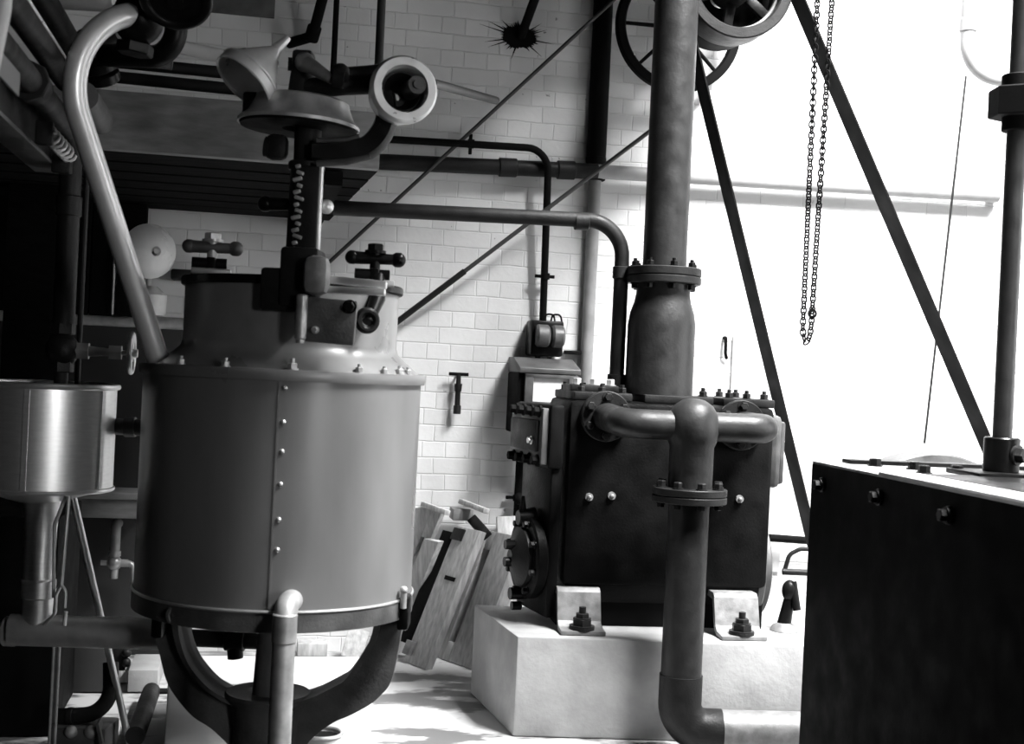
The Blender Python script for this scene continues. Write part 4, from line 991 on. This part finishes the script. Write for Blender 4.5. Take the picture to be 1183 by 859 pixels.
b = B(); b.cyl(P(260, 738, 4.36), P(283, 739, 4.36), wx(13, 4.36), seg=20, bev=.003); b.cyl(P(267, 715, 4.36), P(268, 745, 4.36), wx(5, 4.36), seg=12); b.cyl(P(271, 745, 4.36), P(272, 760, 4.36), wx(9, 4.36), seg=14); obj('coupling', b, 'iron', t)
# thin rods hanging below the tank
t = thing('pull_rods', 'pair of thin bright wires hooked together under the funnel tank', 'wire', P(70, 700, 4.1))
b = B(); b.tube([P(76, 573, 4.05), P(63, 606, 4.05), P(62, 690, 4.05)], .006, 8, .05); obj('wire', b, 'steeldull', t)
b = B(); b.tube([P(80, 573, 4.03), P(71, 676, 4.03)], .006, 8); obj('wire', b, 'steel', t)
b = B(); b.tube([P(71, 675, 4.03), P(65, 686, 4.03), P(64, 708, 4.03), P(50, 722, 4.03)], .005, 8, .03); b.tube([P(71, 675, 4.03), P(76, 682, 4.03), P(75, 702, 4.03)], .005, 8, .03); obj('hook', b, 'steel', t)
b = B(); b.tube([P(76, 706, 4.0), P(74, 722, 4.0)], .007, 8); obj('pin', b, 'steel', t)
b = B(); q0, q1 = P(84, 572, 4.45), P(152, 868, 4.62); b.tube([q0, q1 + (q1 - q0).normalized() * .04], wx(4.2, 4.5), 12)
one('strut_rod', b, 'steel', 'long thin bright rod slanting from the funnel tank to the floor', 'rod')
for i, (x_, lab) in enumerate(((62, 'left of two thin upright wires below the drain pipe'), (68.5, 'right of two thin upright wires below the drain pipe'))):
    q = P(x_, 750, 4.42); b = B(); b.tube([V((q.x, q.y, .0)), at(q, 740)], .005, 8); one('upright_wire', b, 'steeldull', lab, 'wire')

# ---------------------------------------------------------------- upright valve pipe
DV = 4.3
q = P(75.5, 330, DV); rr = wx(12.5, DV)
t = thing('valve_pipe', 'upright dark pipe with globe valve and hand wheel above the funnel tank', 'pipe', V((q.x, q.y, ztt)))
zr_ = lambda y: zat(q, y)
end = V((q.x, q.y, ztt - .12))
b = B()
topc = V((q.x, q.y, zr_(154)))
b.tube([topc - EY * 1.9, topc, V((q.x, q.y, zr_(378)))], rr, 24, .10, n=12); obj('bent_tube', b, 'iron', t)
b = B(); b.cyl(V((q.x, q.y, zr_(250))), V((q.x, q.y, zr_(226))), rr * 1.15, seg=24, bev=.004); obj('coupling', b, 'iron', t)
un = topc - EY * .78
b = B(); b.cyl(un - EY * .03, un + EY * .05, rr * 1.35, seg=24, bev=.006); b.cyl(un - EY * .055, un - EY * .028, rr * 1.55, seg=8, bev=.004); obj('union_nut', b, 'iron', t)
b = B(); b.sph(V((q.x, q.y, zr_(404))), wx(19, DV), V((1, 1, 1.05))); b.cyl(V((q.x, q.y, zr_(386))), V((q.x, q.y, zr_(373))), wx(14, DV), seg=6, bev=.003); b.cyl(V((q.x, q.y, zr_(430))), V((q.x, q.y, zr_(417))), wx(14, DV), seg=6, bev=.003); b.cyl(V((q.x, q.y, zr_(460))), V((q.x, q.y, zr_(425))), wx(8, DV), seg=18)
vb = obj('globe_valve', b, 'iron', t)
c = V((q.x, q.y, zr_(404))); sd = V((1, .17, 0)).normalized()
b = B(); b.cyl(c + sd * .04, c + sd * .085, .03, seg=6); b.cyl(c + sd * .085, c + sd * .15, .018, .012, 16); b.cyl(c + sd * .15, c + sd * .19, .026, seg=6); b.cyl(c + sd * .19, c + sd * .235, .008, seg=12); obj('bonnet', b, 'steeldull', vb)
hw = c + sd * .222
b = B(); b.torus(hw, sd, .064, .0085, 40, 10); b.cyl(hw - sd * .012, hw + sd * .02, .014, seg=12)
for k in range(4):
    an = PI / 2 * k + .4; d = V((0, 0, 1)) * math.sin(an) + sd.cross(EZ) * math.cos(an); b.cyl(hw, hw + d * .062, .006, seg=8)
obj('hand_wheel', b, 'tin', vb, label='bright hand wheel')
b = B(); q2 = P(96, 300, 4.45); b.tube([at(q2, 470), V((q2.x, q2.y, zb + .3))], wx(3.2, 4.4), 10)
one('thin_pipe', b, 'iron', 'thin upright pipe just right of the valve pipe', 'pipe')
b = B(); q2 = P(131, 330, 5.9); b.tube([at(q2, 363), V((q2.x, q2.y, zb - .01))], .006, 8)
one('thin_rod', b, 'steeldull', 'thin upright rod behind the bent vent pipe, above the pale rail', 'rod')

# bent bright vent pipe
t = thing('vent_pipe', 'bright bent pipe curving from the top valve down to the kettle rim', 'pipe', P(184, 416, 4.05))
b = B(); b.tube([P(157, 15, 3.78), P(60, 38, 3.60), P(184, 419, 3.99)], wx(13, 3.9), 28, .23, n=16); obj('tube', b, 'ventp', t)
# large valve with hand wheel at the top left
t = thing('stop_valve', 'black stop valve with dished hand wheel at the top edge, left', 'valve', P(170, 60, 3.8))
b = B(); b.sph(P(160, 20, 3.82), .075, V((1, 1, 1.1))); b.cyl(P(138, 22, 3.8), P(150, 16, 3.8), .045, seg=8, bev=.004); b.cyl(P(160, 20, 3.82), P(156, 58, 3.84), .045, .04, 20); b.cyl(P(157, 50, 3.84), P(155, 63, 3.84), .055, seg=6, bev=.004); obj('valve_body', b, 'black', t)
hc = P(203, -2, 3.70); ha = V((.10, -.62, -.75)).normalized()
b = B(); b.torus(hc, ha, wx(36, 3.7), .016, 56, 14); b.lathe([(.02, -.03), (.05, -.025), (wx(36, 3.7), -.008), (wx(36, 3.7), .008), (.05, .0), (.02, .01)], hc, ha, 56); b.cyl(hc - ha * .05, hc + ha * .02, .022, seg=16); obj('hand_wheel', b, 'black', t)
b = B(); b.tube([P(165, 12, 3.8), hc - ha * .03], .016, 12); obj('stem', b, 'steeldull', t)
# elbow and run to the right
t = thing('branch_pipe', 'pale horizontal pipe with black elbow, behind the top hand wheel', 'pipe', P(215, 65, 4.1))
b = B(); b.tube([P(204, 20, 4.05), P(202, 66, 4.05), P(120, 64, 4.15)], wx(13, 4.1), 22, .08, n=10); obj('elbow', b, 'black', t)
b = B(); b.tube([P(206, 54, 4.2), P(290, 72, 4.25)], wx(8, 4.2), 18); obj('run', b, 'wpaint', t, label='pale straight run')
t = thing('tee_casting', 'grey pipe tee at the top left behind the vent pipe', 'pipe', P(140, 70, 4.3))
b = B(); b.tube([P(95, 48, 4.2), P(125, 56, 4.3), P(200, 70, 4.35)], [wx(15, 4.2), wx(16, 4.3), wx(11, 4.35)], 22); b.cyl(P(110, 45, 4.25), P(140, 38, 4.2), wx(10, 4.2), seg=18); obj('body', b, 'ironmid', t)
b = B(); ax_ = (P(128, 100, 4.3) - P(105, 58, 4.25)).normalized(); b.cyl(P(112, 68, 4.24), P(116, 80, 4.26), wx(24, 4.25), seg=28, bev=.004); b.cyl(P(117, 83, 4.26), P(120, 94, 4.28), wx(20, 4.25), seg=28, bev=.004); obj('flange', b, 'black', t)
# pipes lying on the platform
for (x0_, y0_, x1_, y1_, w_, m_, lab) in ((118, 70, 300, 88, 7, 'iron', 'dark pipe along the platform top, upper of two'), (125, 88, 300, 106, 7, 'iron', 'dark pipe along the platform top, lower of two with a bright edge')):
    b = B(); b.tube([P(x0_, y0_, 4.75), P(x1_, y1_, 4.85)], wx(w_, 4.8), 16); one('platform_pipe', b, m_, lab, 'pipe')
# overhead pipes running towards the viewer at the upper left
def deep(px, py, D, back, r, name, m, lab, cat='pipe'):
    e = P(px, py, D); b = B(); b.tube([e - EY * back, e], r, 22); return one(name, b, m, lab, cat)
deep(116, 140, 4.30, .42, wx(15, 4.3), 'overhead_pipe', 'ironmid', 'dark overhead pipe ending at the grey fascia, right of the vent pipe')
deep(76, 93, 4.0, 1.9, wx(13, 4.0), 'overhead_pipe', 'iron', 'broad dark overhead pipe left of the vent pipe at the top left')
deep(88, 62, 4.25, 2.3, wx(13, 4.2), 'overhead_pipe', 'iron', 'dark overhead pipe right of the thin bright rod at the top left')
deep(75, 66, 3.8, 1.9, .005, 'overhead_rod', 'tin', 'thin bright rod between the two broad overhead pipes', 'rod')
b = B(); e = P(118, 150, 4.45); b.tube([e - EY * .5 , e], .008, 10); one('overhead_rod', b, 'steeldull', 'thin rod under the overhead pipe, right of the vent pipe', 'rod')
# channel beam carrying them, with spring
t = thing('channel_beam', 'dark channel beam sloping across the left edge, carrying a coil spring', 'beam', P(40, 170, 4.3))
e = P(74, 200, 4.42)
b = B(); b.box(e - EY * 1.15 + EX * -.02 + EZ * .11, (.014, 2.3, .22), (EX, EY, EZ), .003); obj('web', b, 'iron', t)
b = B(); b.box(e - EY * 1.15 + EX * -.05 + EZ * .004, (.09, 2.3, .012), (EX, EY, EZ), .002); obj('lower_flange', b, 'ironmid', t)
b = B(); c = P(56, 166, 4.0); 
pts = []
ax_ = EY; 
for k in range(61):
    an = 2 * PI * k / 10; pts.append(c + EX * .03 + ax_ * (k / 60 - .5) * .42 + (EX * math.cos(an) + EZ * math.sin(an)) * .022)
b.tube(pts, .006, 8); obj('coil_spring', b, 'steeldull', t)
b = B(); b.box(c - EY * .2 + EX * .02, (.05, .03, .07), (EX, EY, EZ), .006); b.box(c + EY * .22 + EX * .01 - EZ * .03, (.06, .06, .06), (EX, EY, EZ), .006); obj('spring_block', b, 'iron', t)
# pale things cut by the corner
b = B(); b.tube([P(6, -60, 2.7), P(3, 10, 2.7), P(-14, 95, 2.7)], wx(10, 2.7), 20, .2); one('corner_pipe', b, 'wpaint', 'pale upright pipe cut by the top left corner', 'pipe')
b = B(); e = P(21, 98, 3.2); b.box(e - EY * .45, (.008, .9, .058), (EX, EY, EZ), .002); one('flat_bar', b, 'plate', 'pale flat bar below the pipes at the left edge', 'bar')
b = B(); b.cyl(P(40, -28, 4.5), P(140, -22, 4.5), wx(36, 4.5), seg=40, bev=.01); one('pale_duct', b, 'wpaint', 'pale round duct at the top edge above the vent pipe bend', 'duct')

# ---------------------------------------------------------------- lower left
b = B(); q = P(22, 720, 4.85); zt_ = P(30, 600, 4.6).z
b.box(V((q.x - .12, 4.95, zt_ / 2 + .001)), (wx(86, 4.6) + .24, .6, zt_ - .004), (EX, EY, EZ), .008); one('iron_cabinet', b, 'blackdull', 'plain black iron cabinet under the funnel tank at the left edge', 'cabinet')
t = thing('wall_shelf', 'grey wooden shelf on the dark panel behind the kettle, left', 'shelf', Pw(125, 590, .15))
zs = Pw(125, 575, .3).z; aa0 = (Pw(88, 575, .3) - WALL0).dot(EX); aa1 = (Pw(185, 575, .3) - WALL0).dot(EX)
b = B(); rbox(b, aa0, aa1, .105, .36, zs, zs + .03, .004); obj('top_board', b, 'woodp', t)
b = B(); rbox(b, aa0, aa1, .32, .345, zs - .085, zs - .001, .004); obj('apron', b, 'woodp', t)
t = thing('water_tap', 'small brass tap on the dark panel between funnel tank and kettle', 'tap', Pw(135, 660, .2))
q = Pw(134, 612, .2)
b = B(); b.tube([q + EY * .09 + EZ * .02, q + EZ * .02, at(q, 650)], .022, 14, .03); b.cyl(at(q, 642), at(q, 636), .027, seg=14); obj('drop', b, 'steeldull', t)
c = at(q, 650)
b = B(); b.sph(c, .034); b.cyl(c, c + EX * .06, .018, seg=12); b.tube([c + EX * .05, c + EX * .085, c + EX * .09 - EZ * .12], .015, 12, .03); b.cyl(c - EZ * .02, c - EZ * .07, .02, .018, 12); b.cyl(c - EX * .06, c, .012, seg=10); obj('cock', b, 'steeldull', t)
# bracketed pipe and machine foot
t = thing('machine_foot', 'dark bolted machine foot on the floor at the lower left', 'foot', onz(95, 858, .02))
q = onz(96, 864, .01); f0 = P(96, 820, q.y)
b = B(); b.box(V((f0.x, q.y + .02, .05)), (wx(66, q.y), .16, .095), None, .006); fo = obj('block', b, 'ironmid', t)
for x_ in (82, 105):
    c = P(x_, 845, q.y - .06); b = B(); b.sph(c, .022, V((1, 1, 1)), 16, 10); obj('round_bolt', b, 'steeldull', fo)
b = B(); b.bar(P(114, 832, q.y - .05), P(121, 866, q.y - .05), .01, .1, EX); obj('rib', b, 'ironmid', fo)
t = thing('drain_elbow', 'dark pipe elbow above the machine foot at lower left', 'pipe', P(95, 826, q.y))
b = B(); b.tube([P(66, 827, q.y), P(128, 824, q.y), P(128, 765, q.y + .05)], wx(9, q.y), 18, .09, n=10); obj('tube', b, 'iron', t)
b = B(); b.cyl(P(78, 827, q.y), P(85, 827, q.y), wx(10.5, q.y), seg=18, bev=.002); obj('coupling', b, 'iron', t)
t = thing('pipe_stub', 'short round bar lying on the floor left of the white plinth', 'bar', onz(165, 830, .03))
q0 = onz(175, 798, .05); q1 = onz(156, 850, .05)
b = B(); b.tube([q0, q1], .035, 16); obj('bar_body', b, 'iron', t)
b = B(); b.tube([q0, q0 + EX * .12], .012, 10); obj('side_pin', b, 'iron', t)
t = thing('floor_vice', 'small bolted wooden bracket on the floor beneath the drain pipe', 'bracket', onz(145, 790, .0))
q = onz(146, 786, .003)
b = B(); b.box(q + EZ * .03, (.11, .12, .05), (EX, EY, EZ), .004); obj('base', b, 'wood', t)
b = B(); b.box(q + EZ * .10 - EX * .03, (.05, .08, .1), (EX, EY, EZ), .006); b.sph(q + EZ * .13 - EY * .05, .02, seg=12, rg=8); b.sph(q + EZ * .09 - EY * .05, .02, seg=12, rg=8); obj('jaw', b, 'iron', t)
b = B(); q = onz(168, 790, .003); b.box(q + EZ * .05, (.12, .3, .09), (EX, EY, EZ), .004); one('stone_slab', b, 'conc', 'rough pale stone slab on the floor left of the kettle stand', 'slab')
# dark box below the pipe
b = B(); q = onz(96, 808, .003); b.box(q + EZ * .12 + EY * .16, (wx(46, q.y), .1, .235), (EX, EY, EZ), .006); one('iron_casing', b, 'dado', 'dark flat casing standing behind the drain elbow, lower left', 'casing')
# white plinth
zpl = .24
qL = P(193, 800, 4.60); qR = P(430, 815, 4.72)
b = B(); b.prism([V((qL.x, qL.y, .002)), V((qR.x, qR.y, .002)), V((qR.x, qR.y, .002)) + EY * .45, V((qL.x, qL.y, .002)) + EY * .45], EZ * zpl, .008)
one('white_plinth', b, 'canvas', 'low whitewashed plinth on the floor behind the kettle stand', 'plinth')
t = thing('bucket', 'low pale bucket on the floor under the right stand arm', 'bucket', onz(372, 866, .0))
qb = P(371, 846, 4.45)
b = B(); zt_ = qb.z; rb2 = wx(24, 4.45)
b.lathe([(rb2 * .8, .003), (rb2, zt_), (rb2 * .95, zt_), (rb2 * .76, .012)], V((qb.x, qb.y, 0)), EZ, 40); obj('pail', b, 'wpaint', t)
b = B(); b.torus(V((qb.x, qb.y, zt_)), EZ, rb2 * .99, .006, 40, 8); obj('rim', b, 'steel', t)
b = B(); b.lathe([(rb2 * .9, 0), (.001, .001)], V((qb.x, qb.y, zt_ - .012)), EZ, 32); obj('opening_shade', b, 'blackdull', t)  # black disc near the brim painting the shade inside the bucket

for stem_, grp in (('overhead_pipe', 'overhead pipes at the top left'), ('overhead_rod', 'thin overhead rods at the top left'), ('hanger_rod', 'upright rods above the pulley head'),
                   ('slotted_board', 'wooden boards leaning on the wall'), ('wood_stick', 'sticks on top of the leaning boards'), ('wood_block', 'blocks on top of the leaning boards'),
                   ('wood_offcut', 'wooden offcuts under the kettle'), ('platform_pipe', 'pipes along the platform top'), ('upright_wire', 'upright wires below the drain pipe')):
    for o in bpy.data.objects:
        if o.parent is None and o.name.split('.')[0] == stem_: o['group'] = grp

# ================================================================== LIGHT
w = bpy.data.worlds.new('world'); sc.world = w; w.use_nodes = True
w.node_tree.nodes['Background'].inputs[0].default_value = (1, 1, 1, 1)
w.node_tree.nodes['Background'].inputs[1].default_value = 0.02
def area(name, loc, target, sx, sy, power):
    l = bpy.data.lights.new(name, 'AREA'); l.shape = 'RECTANGLE'; l.size = sx; l.size_y = sy; l.energy = power
    o = bpy.data.objects.new(name, l); COL.objects.link(o); o.location = loc
    d = (target - loc).normalized(); o.rotation_euler = d.to_track_quat('-Z', 'Y').to_euler(); return o
for n_, (b0, b1, z0, z1) in enumerate(WINS):
    c = room(AR + .16, (b0 + b1) / 2, (z0 + z1) / 2)
    area('window_daylight', c, c - EX, b1 - b0, z1 - z0, (110, 680)[n_])
c = room((SKY[0] + SKY[1]) / 2, (SKY[2] + SKY[3]) / 2, ZH + .09)
area('roof_daylight', c, c - EZ + EX * .0001, SKY[1] - SKY[0], SKY[3] - SKY[2], 4300)
sc.view_settings.view_transform = 'Standard'; sc.view_settings.look = 'None'
sc.view_settings.gamma = 1.0; sc.view_settings.use_curve_mapping = False; sc.view_settings.exposure = -0.4
